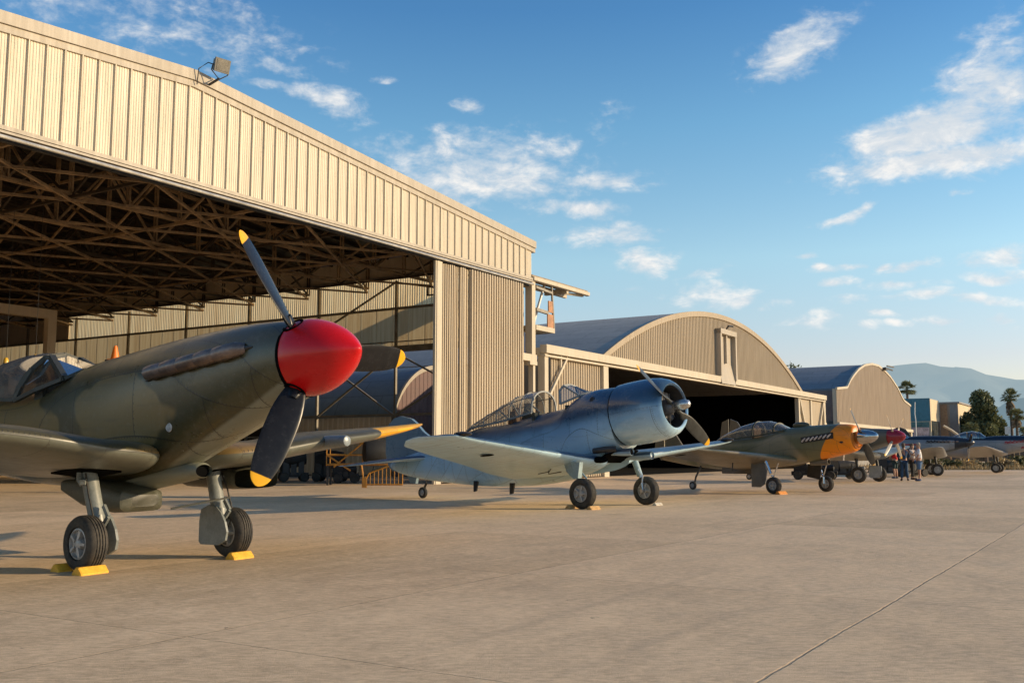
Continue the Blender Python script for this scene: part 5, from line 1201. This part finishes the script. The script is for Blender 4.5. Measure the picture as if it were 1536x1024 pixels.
# ================================================================== 4 to 6: fighters farther down the line
def far_fighter(label, o, deg, fus, und, scheme, spin_mat, spin, blades, wing_z, gx=0., Rw=.33, door=None, extra=None, canopy=True, track=1.6, metal=0., rough=.35, zs=0., bladec=(.05, .05, .05), bl=1.45, leg_mat=None, tail=True, bw=.2):
    t = thing('fighter_plane', label, 'fighter plane', o, R(-deg)); nm = label.split()[0] + '_' + str(int(deg*10))
    mf = paint('skin_'+nm, scheme, rough, (1.0, .5), .2, und, extra, .4, metal=metal); mw = paint('wing_skin_'+nm, scheme, rough, (.9, .6), .25, (und[0], 0, 0, 0, .04), None, .4, wing=True, metal=metal)
    fm, st = fuselage(fus, 32, 5, 2.2); fm.build('fuselage', mf, t, 50)
    x0 = fus[0][0]; zc = (fus[0][1]+fus[0][2])/2; r0 = (fus[0][2]-fus[0][1])/2
    prof = [(0, r0), (.03, r0*1.01)] + [(.03+spin*k/10, r0*(1-(k/10)**1.9)**.62) for k in range(1, 10)] + [(.03+spin, 0)]
    MB().lathe(prof, (x0+.01, 0, zc), (1, 0, .06), 24).build('spinner', spin_mat, t, 50)
    prop(t, (x0+.22, 0, zc+.01), bl, r0*.8, bw, 34, blades, mat_blade('blade_'+nm, bl, bladec, .12), 3, 1)
    for s_ in (1, -1):
        wing([(.3, gx+.75, 2.6, wing_z, .15), (1.5, gx+.55, 2.2, wing_z+.1, .14), (4.2, gx+.1, 1.5, wing_z+.36, .11), (5.0, gx-.1, 1.1, wing_z+.44, .09), (5.3, gx-.35, .5, wing_z+.47, .08)], s_, 5, 12, 4).build('wing', mw, t, 60)
        lg, _ = leg(t, (gx-.1, s_*track, wing_z), (gx+.02, s_*track, .35), .075, leg_mat or M_DARK)
        if door: MB().prism([(gx+x, s_*(track-.17), z) for x, z in ((-.34, .75), (-.4, .25), (-.3, .16), (.1, .2), (.24, .42), (.22, .72))], (0, s_*.03, 0)).build('gear_door', door, lg, 0)
        wheel(t, (gx+.02, s_*track, Rw), Rw, .22, s_)
        mb = MB()
        for k in range(6):
            x = x0-.5-k*.2; z = zc+.08; y = body_y(st, x, z, 2.2)*s_; mb.tube([(x+.08, y*.98, z), (x-.06, y+.05*s_, z-.02)], .04, 6)
        mb.build('exhaust_stack', M_EXH, t)
    cx0 = -1.0; dk = [r_ for r_ in st if abs(r_[0]-cx0) < .5][0][2]
    rr = [[(cx0+x, math.cos(q)*hw, dk-.12+max(0, math.sin(q))**.8*(h+.12)) for q in [math.pi*k/12 for k in range(13)]] for x, hw, h in ((.4, .25, 0), (.05, .33, .3), (-.5, .35, .4), (-1.1, .33, .3), (-1.8, .2, .0))]
    cn = MB().loft(rr, False, False, None, False).build('canopy', M_GLASS, t, 60); mb = MB(); fr_bar(mb, rr[1], .04); mb.build('canopy_frame', M_FRM, cn, 0)
    xt = fus[-1][0]; zt = fus[-1][2]
    MB().prism([(xt+1.4, -.03, zt+.05), (xt+.7, -.03, zt+1.1), (xt+.3, -.03, zt+1.25), (xt+.2, -.03, zt-.1)], (0, .06, 0)).build('fin', mf, t, 0); MB().prism([(xt+.18, -.02, zt+1.25), (xt-.2, -.02, zt+1.1), (xt-.35, -.02, zt+.2), (xt-.1, -.02, zt-.35), (xt+.18, -.02, zt-.3)], (0, .04, 0)).build('rudder', mf, t, 0)
    for s_ in (1, -1): wing([(.05, xt+1.3, 1.2, zt, .1), (1.6, xt+.9, .8, zt+.02, .09), (1.95, xt+.6, .3, zt+.02, .08)], s_, 2, 10, 3, 0).build('tailplane', mw, t, 60)
    wheel(t, (xt+1.3, 0, .16), .16, .1, 1, 'tail_wheel'); MB().tube([(xt+1.5, 0, zt-.5), (xt+1.3, .08, .3), (xt+1.3, .08, .16)], .035, 6).build('tail_wheel_leg', M_DARK, t)
    return t, st
FUS_S = [(2.35, 1.68, 2.40, .36, 2.04), (1.6, 1.45, 2.44, .42, 1.98), (.6, 1.12, 2.40, .46, 1.85), (-.5, .95, 2.28, .47, 1.7), (-1.2, .92, 2.1, .45, 1.6), (-2.6, .98, 2.08, .4, 1.6), (-4.4, 1.15, 1.95, .24, 1.62), (-6.2, 1.45, 1.8, .06, 1.66)]
p4 = wpix(1263, 722)
f4, st4 = far_fighter('grey olive fighter with a dark red spinner, half hidden behind the orange nosed fighter', tuple(p4), 44, FUS_S, ((.24, .24, .22), 1.45, .25, 1.0, .05), ((.085, .09, .075), (.12, .115, .09), .5, .5, .06, 3), simple('dark_red_paint', (.26, .008, .02), .3, 0, .2, 3, coat=.3), .72, (131, 221, 311, 41), 1.2, 1.3, .36, simple('pale_grey_blue_door', (.30, .34, .38), .45, 0, .15, 4), None, True, 1.05, bladec=(.4, .36, .3), bl=1.3, bw=.15)
FUS_P = [(2.55, 1.66, 2.22, .28, 1.95), (1.8, 1.42, 2.32, .37, 1.9), (.8, 1.2, 2.36, .43, 1.8), (-.3, 1.02, 2.34, .46, 1.7), (-1.2, .92, 2.26, .45, 1.6), (-2.2, .84, 2.18, .42, 1.55), (-3.4, .98, 2.05, .36, 1.58), (-5.2, 1.3, 1.88, .2, 1.6), (-6.8, 1.5, 1.78, .06, 1.64)]
SILV = (.23, .235, .24)
def p5x(b, q, uv, c):
    x, y, z = b.sep(q); n1 = b.noise(q, .9, 2, .5)
    top = b.math('ADD', b.math('SUBTRACT', z, b.math('ADD', b.math('MULTIPLY', x, -.02), 2.12)), b.math('MULTIPLY', b.math('SUBTRACT', n1, .5), .06))
    c = b.mix(b.ss(top, -.015, .015), c, (.012, .024, .045)); c = b.mix(b.ss(x, 1.9, 1.93), c, (.01, .016, .028))
    low_ = b.ss(b.math('ADD', z, b.math('MULTIPLY', b.math('SINE', b.math('MULTIPLY', x, 1.7)), .14)), 1.62, 1.55)
    return b.mix(b.math('MULTIPLY', low_, .8), c, (.06, .075, .09))
p5 = wpix(1381, 712.6)
f5, st5 = far_fighter('silver fighter with dark blue nose and spine, parked beyond the four standing people', tuple(p5), 16, FUS_P, ((.3, .31, .32), .2, 0, 0, .05), (SILV, (.29, .295, .295), .8, .5, .2, 6), simple('navy_spinner', (.012, .018, .03), .3, 0, .2, 3, coat=.3), .5, (-85, 35, 155), 1.2, .75, .36, None, p5x, True, 1.5, metal=.1, rough=.36, bl=1.1)
p6 = wpix(1496, 708.6)
def p6x(b, q, uv, c):
    x, y, z = b.sep(q); top = b.math('SUBTRACT', z, b.math('ADD', b.math('MULTIPLY', x, -.01), 2.2))
    return b.mix(b.ss(top, -.015, .015), c, (.014, .028, .05))
f6, st6 = far_fighter('silver fighter with dark blue spine and red lettering, cut off by the right edge', tuple(p6), 30, [(r_[0]+.3, r_[1]+.12, r_[2]+.16, r_[3], r_[4]+.14) for r_ in FUS_P], ((.34, .33, .32), .2, 0, 0, .05), ((.28, .272, .26), (.34, .325, .31), .8, .5, .2, 9), M_RED, .5, (60, 180, 300), 1.3, 0., .33, None, p6x, True, 1.25, metal=.1, rough=.36)
def script_marks(root, st, x0, x1, z0, z1, h, mat, n, seed, name='nose_lettering'):
    """hand painted slanted lettering on the nose, too small to read in the photograph: joined pen strokes"""
    rnd = random.Random(seed); mb = MB(); pts = []
    for i in range(n*6+1):
        f = i/(n*6); x = x0+(x1-x0)*f; z = z0+(z1-z0)*f + h*(.5*math.sin(i*2.1+seed)+.3*math.sin(i*.9)); pts.append((x, z))
    for (a, c_), (d, e) in zip(pts, pts[1:]):
        mb.bar((a, -body_y(st, a, c_, 2.2)-.006, c_), (d, -body_y(st, d, e, 2.2)-.006, e), .035, .05)
    mb.bar((x0-.05, -body_y(st, x0, z0-h, 2.2)-.004, z0-h*.9), (x1, -body_y(st, x1, z1-h, 2.2)-.004, z1-h*.9), .03, .04)
    mb.build(name, mat, root, 0)
script_marks(f5, st5, .35, 1.65, 2.02, 2.02, .08, simple('black_lettering', (.012, .012, .015), .5), 7, 1)
script_marks(f5, st5, -.9, -.1, 1.84, 1.86, .04, simple('red_lettering', (.35, .02, .03), .5), 4, 3, 'side_lettering')
script_marks(f6, st6, .6, 2.4, 2.06, 2.22, .1, simple('red_lettering', (.35, .02, .03)), 8, 2)
script_marks(f6, st6, 1.6, 2.3, 1.72, 1.74, .07, simple('red_lettering', (.35, .02, .03)), 3, 5, 'side_lettering')
# ------------------------------------------------------------------ wheel chocks
def chock(loc, rz, L, label, mat, group='wheel chocks under the parked fighters', s=1.):
    t = MB(); h = .085*s; w_ = .16*s; L = L*s
    rings = []
    for y in (-L/2, -L/2+.015, L/2-.015, L/2):
        k = .9 if abs(y) == L/2 else 1
        rings.append([(-w_/2*k, y, 0), (w_/2*k, y, 0), (w_/2*k, y, .02), (w_*.16*k, y, h*k), (-w_*.16*k, y, h*k), (-w_/2*k, y, .02)])
    o = t.loft(rings).build('wheel_chock', mat, None, 20); o.location = loc; o.rotation_euler = (0, 0, rz)
    tag(o, label, 'wheel chock', group); return o
M_CHK = simple('worn_yellow_chock', (.78, .40, .03), .55, 0, .22, 14, bump=.3)
sa = R(-36)
def loc_of(root, x, y, z=0):
    return root.matrix_basis @ Vector((x, y, z))
for r_ in (spit, t6, yk): pass
bpy.context.view_layer.update()
chock(loc_of(spit, .24, -1.06), sa+R(8), .36, 'yellow chock in front of the near wheel of the green red-nosed fighter', M_CHK)
chock(loc_of(spit, -.25, -1.02), sa+R(3), .36, 'yellow chock behind the near wheel of the green red-nosed fighter', M_CHK)
chock(loc_of(spit, .26, .94), sa+R(6), .34, 'yellow chock in front of the far wheel of the green red-nosed fighter', M_CHK)
M_CHW = simple('worn_wooden_chock', (.5, .3, .12), .8, 0, .25, 10)
chock(loc_of(t6, .34, -1.3), R(-42.5), .36, 'pale wooden chock in front of the near wheel of the blue trainer', M_CHW)
chock(loc_of(t6, -.30, -1.3), R(-42.5), .36, 'wooden chock behind the near wheel of the blue trainer', M_CHW)
chock(loc_of(t6, .36, 1.3), R(-42.5), .36, 'flat pale chock in front of the far wheel of the blue trainer', simple('pale_chock', (.5, .45, .36), .8), s=.8)
chock(loc_of(yk, .30, -1.5), R(-50), .36, 'orange chock in front of the near wheel of the orange nosed fighter', simple('orange_chock', (.6, .22, .03), .6, 0, .3, 10), s=1.2)

# ------------------------------------------------------------------ things standing in the big hangar
st_ = thing('work_stand', 'yellow tubular work stand with railing inside the big hangar behind the trainer tail', 'work stand', tuple(wpix(560, 727)), R(0))
mb = MB()
for z in (.85, 1.25, 1.75): mb.tube([(-1.9, .4, z), (1.2, .4, z)], .04, 8); mb.tube([(-1.9, -.4, z), (1.2, -.4, z)], .04, 8)
for x in (-1.9, -.4, 1.2):
    for y in (-.4, .4): mb.tube([(x, y, .8), (x, y, 1.75)], .022, 8)
mb.tube([(-1.9, -.4, 1.25), (-.9, -.4, .6)], .035, 8); mb.tube([(-1.6, -.4, .75), (-.4, -.4, 1.75)], .035, 8)
mb.build('frame', simple('amber_stand_paint', (.5, .22, .03), .5), st_)
MB().bx(-1.9, 1.2, -.4, .4, .8, .86).build('deck', M_DARK, st_, 0)
for x in (-1.85, 1.15):
    for y in (-.36, .36): MB().bx(x-.04, x+.04, y-.04, y+.04, 0, .8).build('leg', M_DARK, st_, 0)
sp_ = thing('stair_railing', 'low yellow railing with many bars beside the tail of the blue trainer', 'railing', tuple(wpix(565, 731)), R(0))
mb = MB()
mb.tube([(-.5, 0, .15), (-.3, 0, .55), (.4, 0, .8), (1.0, 0, .8)], .035, 8); mb.tube([(-.5, 0, .12), (1.0, 0, .12)], .035, 8); mb.tube([(-.45, 0, 0), (-.62, 0, .95)], .035, 8); mb.bx(-.56, -.38, -.06, .06, 0, .4)
for k in range(9): x = -.25+k*.155; mb.tube([(x, 0, .12), (x, 0, min(.8, .56+(x+.3)*.35))], .022, 6)
mb.build('rail_frame', simple('amber_rail_paint', (.45, .19, .02), .5), sp_)
dr = thing('engine_drum', 'big black covered engine on the yellow work stand behind the trainer fin', 'engine', tuple(wpix(563, 728) + Vector((0, 0, .88))), R(20))
mb = MB(); mb.lathe([(-.5, .3), (-.48, .42), (-.3, .48), (.3, .48), (.42, .4), (.44, .15), (.44, 0)], (0, 0, .5), (1, 0, 0), 24, True); mb.build('cover', simple('black_tarpaulin', (.012, .012, .012), .8, 0, .3, 4, bump=.6), dr, 40)
MB().bx(-.4, .4, -.3, .3, 0, .14).build('cradle', M_DARK, dr, 0)
M_CRT = simple('black_cart', (.018, .017, .016), .7, 0, .4, 4)
def cart(px, py, w_, h, label, name='tool_cart', cat='cart', seed=0):
    t = thing(name, label, cat, tuple(wpix(px, py)), R(-20+seed*13)); rnd = random.Random(seed)
    mb = MB(); mb.bx(-w_/2, w_/2, -.35, .35, .22, .42); mb.lathe([(-w_*.42, .05), (-w_*.4, h*.24), (-w_*.1, h*.3), (w_*.2, h*.26), (w_*.42, h*.2), (w_*.44, .02)], (0, 0, h*.66), (1, 0, .06), 14); mb.bx(-w_*.45, -w_*.15, -.3, .3, .42, h*.98); mb.build('body', M_CRT, t, 0)
    for x in (-w_*.36, w_*.36):
        for y in (-.45, .3): MB().lathe([(0, .0), (0, .2), (.07, .22), (.15, .2), (.15, .0)], (x, y, .22), (0, 1, 0), 16).build('wheel', M_RUBBER, t)
    MB().tube([(w_/2, 0, .3), (w_/2+.6, 0, .35), (w_/2+.7, 0, .8)], .03, 6).build('handle', M_DARK, t)
    for k in range(3): MB().bx(-w_*.4+k*w_*.27, -w_*.4+k*w_*.27+w_*.2, -.37, -.35, .3, h*.55).build('panel', M_DARK, t, 0)
    return t
cart(495, 722, 1.5, 1.55, 'black tarped cart inside the hangar beyond the red spinner', seed=1)
cart(520, 724, 1.0, .9, 'low black cart left of the yellow work stand', seed=2)
cart(440, 722, 1.3, 1.7, 'tall dark cart standing in the hangar behind the lower propeller blade', seed=3)
cart(1222, 719, 2.2, .8, 'low black ground cart under the nose of the orange nosed fighter', seed=0)
cart(1262, 718.5, 1.7, 1.0, 'black generator trolley between the orange nosed and red spinnered fighters', seed=2)
cart(1336, 715, 1.6, 1.0, 'dark trolley behind the people, left of the man in blue', seed=1)
cart(1366, 714.5, 1.8, 1.3, 'taller dark trolley behind the people, right of the man in blue', seed=3)
# tall shelf with an orange cone on top, beacons on posts
rk_p = Vector(((170-768)/1500*34, 34, 0))
rk = thing('storage_rack', 'tall dark storage rack hidden behind the nose of the green fighter, carrying an orange cone', 'rack', tuple(rk_p), R(10))
mb = MB()
for x in (-.24, .24):
    for y in (-.2, .2): mb.bx(x-.04, x+.04, y-.04, y+.04, 0, 4.46)
mb.build('upright', M_DARK, rk, 0)
mb = MB()
for z in (.6, 1.7, 2.6, 3.5, 4.46): mb.bx(-.28, .28, -.24, .24, z-.05, z)
mb.build('shelf', M_DARK, rk, 0)
cn_ = thing('traffic_cone', 'orange cone on top of the rack above the long nose of the green fighter', 'traffic cone', tuple(rk_p + Vector((0, 0, 4.46))), 0)
M_ORG = simple('orange_cone', (.85, .2, .015), .45, 0, .1, 5)
MB().lathe([(0, .15), (.02, .15), (.46, .055), (.47, .04), (.47, 0)], (0, 0, .03), (0, 0, 1), 20).build('body', M_ORG, cn_, 40); MB().bx(-.2, .2, -.2, .2, 0, .035).build('base', M_ORG, cn_, 0)
for px, py, Y, lb in ((50, 536, 36, 'yellow lamp hanging just above the canopy of the green fighter'), (6, 541, 36, 'dimmer yellow lamp hanging at the left edge above the canopy hood')):
    z = (680-py)/1500*Y + EYE
    t = thing('hanging_lamp', lb, 'lamp', ((px-768)/1500*Y, Y, 0), 0)
    MB().tube([(0, 0, 10.2), (0, 0, z+.1)], .008, 6).build('rod', M_DARK, t); MB().lathe([(-.1, .09), (.03, .085), (.1, .05), (.12, 0)], (0, 0, z), (0, 0, 1), 16).build('dome', simple('yellow_dome', (.7, .42, .05), .3, 0, .1, 3), t)
    MB().lathe([(0, .11), (.04, .11)], (0, 0, z-.14), (0, 0, 1), 16, True).build('base', M_DARK, t)
# portal frame deep in the hangar, at the left
pf = thing('inner_gantry', 'pale steel portal frame deep inside the hangar above the fighter canopy', 'gantry', tuple(Vector(((70-768)/1500*55, 55, 0))), HA)
zt_ = (680-478)/1500*55+EYE
MB().bx(-.25, .25, -.2, .2, 0, zt_).build('upright', M_INW, pf, 0); MB().bx(-14, .25, -.2, .2, zt_, zt_+.5).build('beam', M_INW, pf, 0); MB().bx(-14, -13.5, -.2, .2, 0, zt_).build('upright', M_INW, pf, 0)

# ------------------------------------------------------------------ people
def skin_obj(name, pts, edges, mat, parent, root=0, sub=1, extra=None):
    me = bpy.data.meshes.new(name); me.from_pydata([p[0] for p in pts], edges, []); me.update()
    ob = bpy.data.objects.new(name, me); COL.objects.link(ob)
    ob.modifiers.new('Skin', 'SKIN').use_smooth_shade = True
    sv = me.skin_vertices[0].data
    for i, p in enumerate(pts):
        r = p[1]; sv[i].radius = r if hasattr(r, '__len__') else (r, r); sv[i].use_root = (i == root)
    if sub: ob.modifiers.new('Sub', 'SUBSURF').levels = sub; ob.modifiers['Sub'].render_levels = sub
    dg = bpy.context.evaluated_depsgraph_get(); dg.update()
    m2 = bpy.data.meshes.new_from_object(ob.evaluated_get(dg)); 
    bpy.data.objects.remove(ob)
    if extra: 
        mm = MB(); mm.v = [tuple(v.co) for v in m2.vertices]; mm.f = [list(p.vertices) for p in m2.polygons]; mm.uv = [None]*len(mm.f); mm.mi = [0]*len(mm.f); extra(mm); return mm.build(name, mat, parent, 180)
    m2.materials.clear(); m2.materials.append(mat); m2.polygons.foreach_set('use_smooth', [True]*len(m2.polygons)); m2.name = name
    ob = bpy.data.objects.new(name, m2); COL.objects.link(ob); ob.parent = parent
    return ob
M_SKIN = simple('skin', (.42, .23, .15), .55, 0, .12, 6); M_HAIR = simple('grey_brown_hair', (.13, .09, .06), .8, 0, .3, 12)
def person(px, py, height, yaw, label, arms, legs_, top, bottom, shoe, hair=M_HAIR, cap=None, long_sleeve=False, stoop=0.):
    """faces local +x. arms: for left (+y) and right (-y): (elbow, wrist) positions for a 1.75 m figure"""
    t = thing('person', label, 'person', tuple(wpix(px, py)), yaw); S = height/1.75
    J = {}
    def P(x, y, z): return Vector((x, y, z))*S
    pel = P(0, 0, .95); wst = P(.0, 0, 1.08); ch = P(.0+stoop*.4, 0, 1.30); nk = P(.0+stoop, 0, 1.47); hd0 = P(.015+stoop, 0, 1.56); hd1 = P(.02+stoop, 0, 1.66); hd2 = P(.0+stoop, 0, 1.70)
    pts = [(pel, (.155*S, .115*S)), (wst, (.145*S, .105*S)), (ch, (.165*S, .11*S)), (nk, .055*S), (hd0, (.068*S, .078*S)), (hd1, (.075*S, .09*S)), (hd2, (.05*S, .06*S)), (hd0+P(.085, 0, .045), .014*S)]
    ed = [(0, 1), (1, 2), (2, 3), (3, 4), (4, 5), (5, 6), (4, 7)]
    idx = {}
    for s_, (el_, wr_) in ((1, arms[0]), (-1, arms[1])):
        sh_ = P(stoop*.7, s_*.19, 1.40); el_ = P(*el_); wr_ = P(*wr_); d = (wr_-el_).normalized(); k = len(pts)
        palm = wr_ + d*.07*S
        pts += [(sh_, .062*S), (el_, .043*S), (wr_, .027*S), (palm, (.036*S, .018*S))]; ed += [(2, k), (k, k+1), (k+1, k+2), (k+2, k+3)]
        sd_ = d.cross(Vector((0, 1, 0))); sd_ = (sd_ if sd_.length > .1 else Vector((1, 0, 0))).normalized(); cu = Vector((0, -s_, 0))
        for q, (o_, L) in enumerate(((-.027, .068), (-.009, .078), (.009, .074), (.026, .058))):
            a = len(pts); b0 = palm + sd_*o_*S + d*.015*S
            pts += [(b0, .009*S), (b0+d*L*.55*S+cu*.01*S, .008*S), (b0+d*L*.9*S+cu*.03*S, .007*S)]; ed += [(k+3, a), (a, a+1), (a+1, a+2)]
        a = len(pts); b0 = wr_ + d*.03*S + sd_*.03*S
        pts += [(b0, .01*S), (b0+(d*.6+sd_*.7)*.045*S, .009*S)]; ed += [(k+2, a), (a, a+1)]
        idx[s_] = (sh_, el_, wr_)
    lgp = {}
    for s_, (kn_, an_) in ((1, legs_[0]), (-1, legs_[1])):
        hp = P(0, s_*.09, .88); kn_ = P(*kn_); an_ = P(*an_); k = len(pts)
        pts += [(hp, .092*S), (kn_, .058*S), (kn_.lerp(an_, .35)-P(.015, 0, 0), .056*S), (an_, .038*S), (an_+P(.06, 0, -.045), .036*S), (an_+P(.15, s_*.02, -.05), .03*S)]
        ed += [(0, k), (k, k+1), (k+1, k+2), (k+2, k+3), (k+3, k+4), (k+4, k+5)]; lgp[s_] = (hp, kn_, an_)
    def face(mm):
        for s_ in (1, -1):
            mm.ball(hd0+P(.07, s_*.03, .055), .011*S, 6, 4); mm.ball(hd0+P(.0, s_*.08, .03), (.02*S, .012*S, .03*S), 6, 4)
        mm.ball(hd0+P(.078, 0, -.02), (.008*S, .022*S, .006*S), 6, 4)
    skin_obj('body', pts, ed, M_SKIN, t, 0, 1, face)
    g_ = 1.16
    tp = [(pel+P(0, 0, .0), (.17*S, .13*S)), (wst, (.165*S, .125*S)), (ch, (.18*S, .125*S)), (P(stoop*.9, 0, 1.45), .075*S)]; te = [(0, 1), (1, 2), (2, 3)]
    for s_ in (1, -1):
        sh_, el_, wr_ = idx[s_]; k = len(tp)
        if long_sleeve: tp += [(sh_, .075*S), (el_, .056*S), (el_.lerp(wr_, .93), .04*S)]; te += [(2, k), (k, k+1), (k+1, k+2)]
        else: tp += [(sh_, .078*S), (sh_.lerp(el_, .85), .066*S)]; te += [(2, k), (k, k+1)]
    skin_obj('shirt', tp, te, top[0], t, 0, 1)
    bp = [(pel+P(0, 0, .02), (.168*S, .128*S))]; be = []
    for s_ in (1, -1):
        hp, kn_, an_ = lgp[s_]; k = len(bp)
        if bottom[1] == 'shorts': bp += [(hp, .108*S), (hp.lerp(kn_, .55), .098*S), (hp.lerp(kn_, 1.02), .088*S)]; be += [(0, k), (k, k+1), (k+1, k+2)]
        else: bp += [(hp, .106*S), (kn_, .078*S), (an_+P(0, 0, .02), .064*S)]; be += [(0, k), (k, k+1), (k+1, k+2)]
    skin_obj('shorts' if bottom[1] == 'shorts' else 'trousers', bp, be, bottom[0], t, 0, 1)
    for s_ in (1, -1):
        an_ = lgp[s_][2]
        mb = MB(); mb.ball(an_+P(.06, s_*.01, -.045), (.145*S, .052*S, .048*S), 12, 6); mb.ball(an_+P(-.005, 0, -.02), (.055*S, .046*S, .06*S), 10, 6)
        mb.v = [(v[0], v[1], max(v[2], .004)) for v in mb.v]; mb.build('shoe', shoe, t, 60)
    mb = MB(); mb.ball(hd1+P(-.018, 0, .028), (.098*S, .086*S, .078*S), 14, 8); mb.ball(hd0+P(-.055, 0, .05), (.05*S, .075*S, .085*S), 12, 6)
    mb.build('hair' if not cap else 'cap', cap or hair, t, 60)
    if cap: MB().ball(hd1+P(.1, 0, .03), (.07*S, .06*S, .012*S), 12, 5).build('cap_peak', cap, t, 60)
    return t
M_REDS = simple('red_cloth', (.5, .02, .02), .85, 0, .15, 12); M_TEALC = simple('dark_teal_cloth', (.015, .04, .045), .85, 0, .2, 12); M_BLUEO = simple('blue_overall_cloth', (.025, .07, .15), .85, 0, .2, 12)
M_WHT = simple('white_cloth', (.7, .7, .7), .85, 0, .08, 12); M_CRM = simple('cream_cloth', (.5, .45, .4), .85, 0, .08, 12); M_DEN = simple('denim_cloth', (.09, .17, .30), .85, 0, .2, 12); M_BLKC = simple('black_cloth', (.015, .015, .015), .85, 0, .2, 12)
M_SHO = simple('grey_shoes', (.12, .13, .16), .7, 0, .3, 10); M_SHB = simple('dark_brown_shoes', (.05, .025, .015), .6, 0, .3, 10); M_SHN = simple('navy_shoes', (.04, .06, .12), .7, 0, .3, 10)
DN = lambda s_, f=0.: ((-.03+f, s_*.25, 1.12), (.08+f, s_*.24, .88))
STL = lambda d=0.: (((.01, .10, .49), (-.02, .10+d, .09)), ((.03, -.10, .49), (.0, -.12-d, .09)))
person(1343.5, 717.3, 1.72, R(120), 'person in a red t-shirt and dark teal shorts, standing half behind a propeller blade', [((.1, .25, 1.16), (.24, .12, 1.10)), ((.08, -.25, 1.15), (.22, -.1, 1.08))], STL(), (M_REDS,), (M_TEALC, 'shorts'), M_SHO)
person(1357, 720.8, 1.80, R(75), 'man seen from behind in long dark blue overalls', [((.06, .27, 1.14), (.2, .16, 1.05)), ((.06, -.27, 1.14), (.2, -.16, 1.05))], STL(.03), (M_BLUEO,), (M_BLUEO, 'long'), M_SHB, None or M_HAIR, None, True)
person(1369.5, 719, 1.80, R(-40), 'person in a cream t-shirt and dark trousers raising both forearms in talk', [((.20, .24, 1.22), (.30, .18, 1.46)), ((.12, -.26, 1.2), (.25, -.14, 1.42))], STL(), (M_CRM,), (M_BLKC, 'long'), M_SHB)
person(1379.5, 721.3, 1.82, R(172), 'man in a white t-shirt and blue denim shorts facing the group from the right', [((.08, .25, 1.14), (.22, .2, 1.0)), ((.1, -.26, 1.15), (.26, -.18, 1.2))], (((.02, .10, .49), (.04, .10, .09)), ((.0, -.10, .49), (-.04, -.11, .09))), (M_WHT,), (M_DEN, 'shorts'), M_SHN, simple('grey_hair', (.3, .26, .22), .8, 0, .3, 12))
bpy.context.view_layer.update()
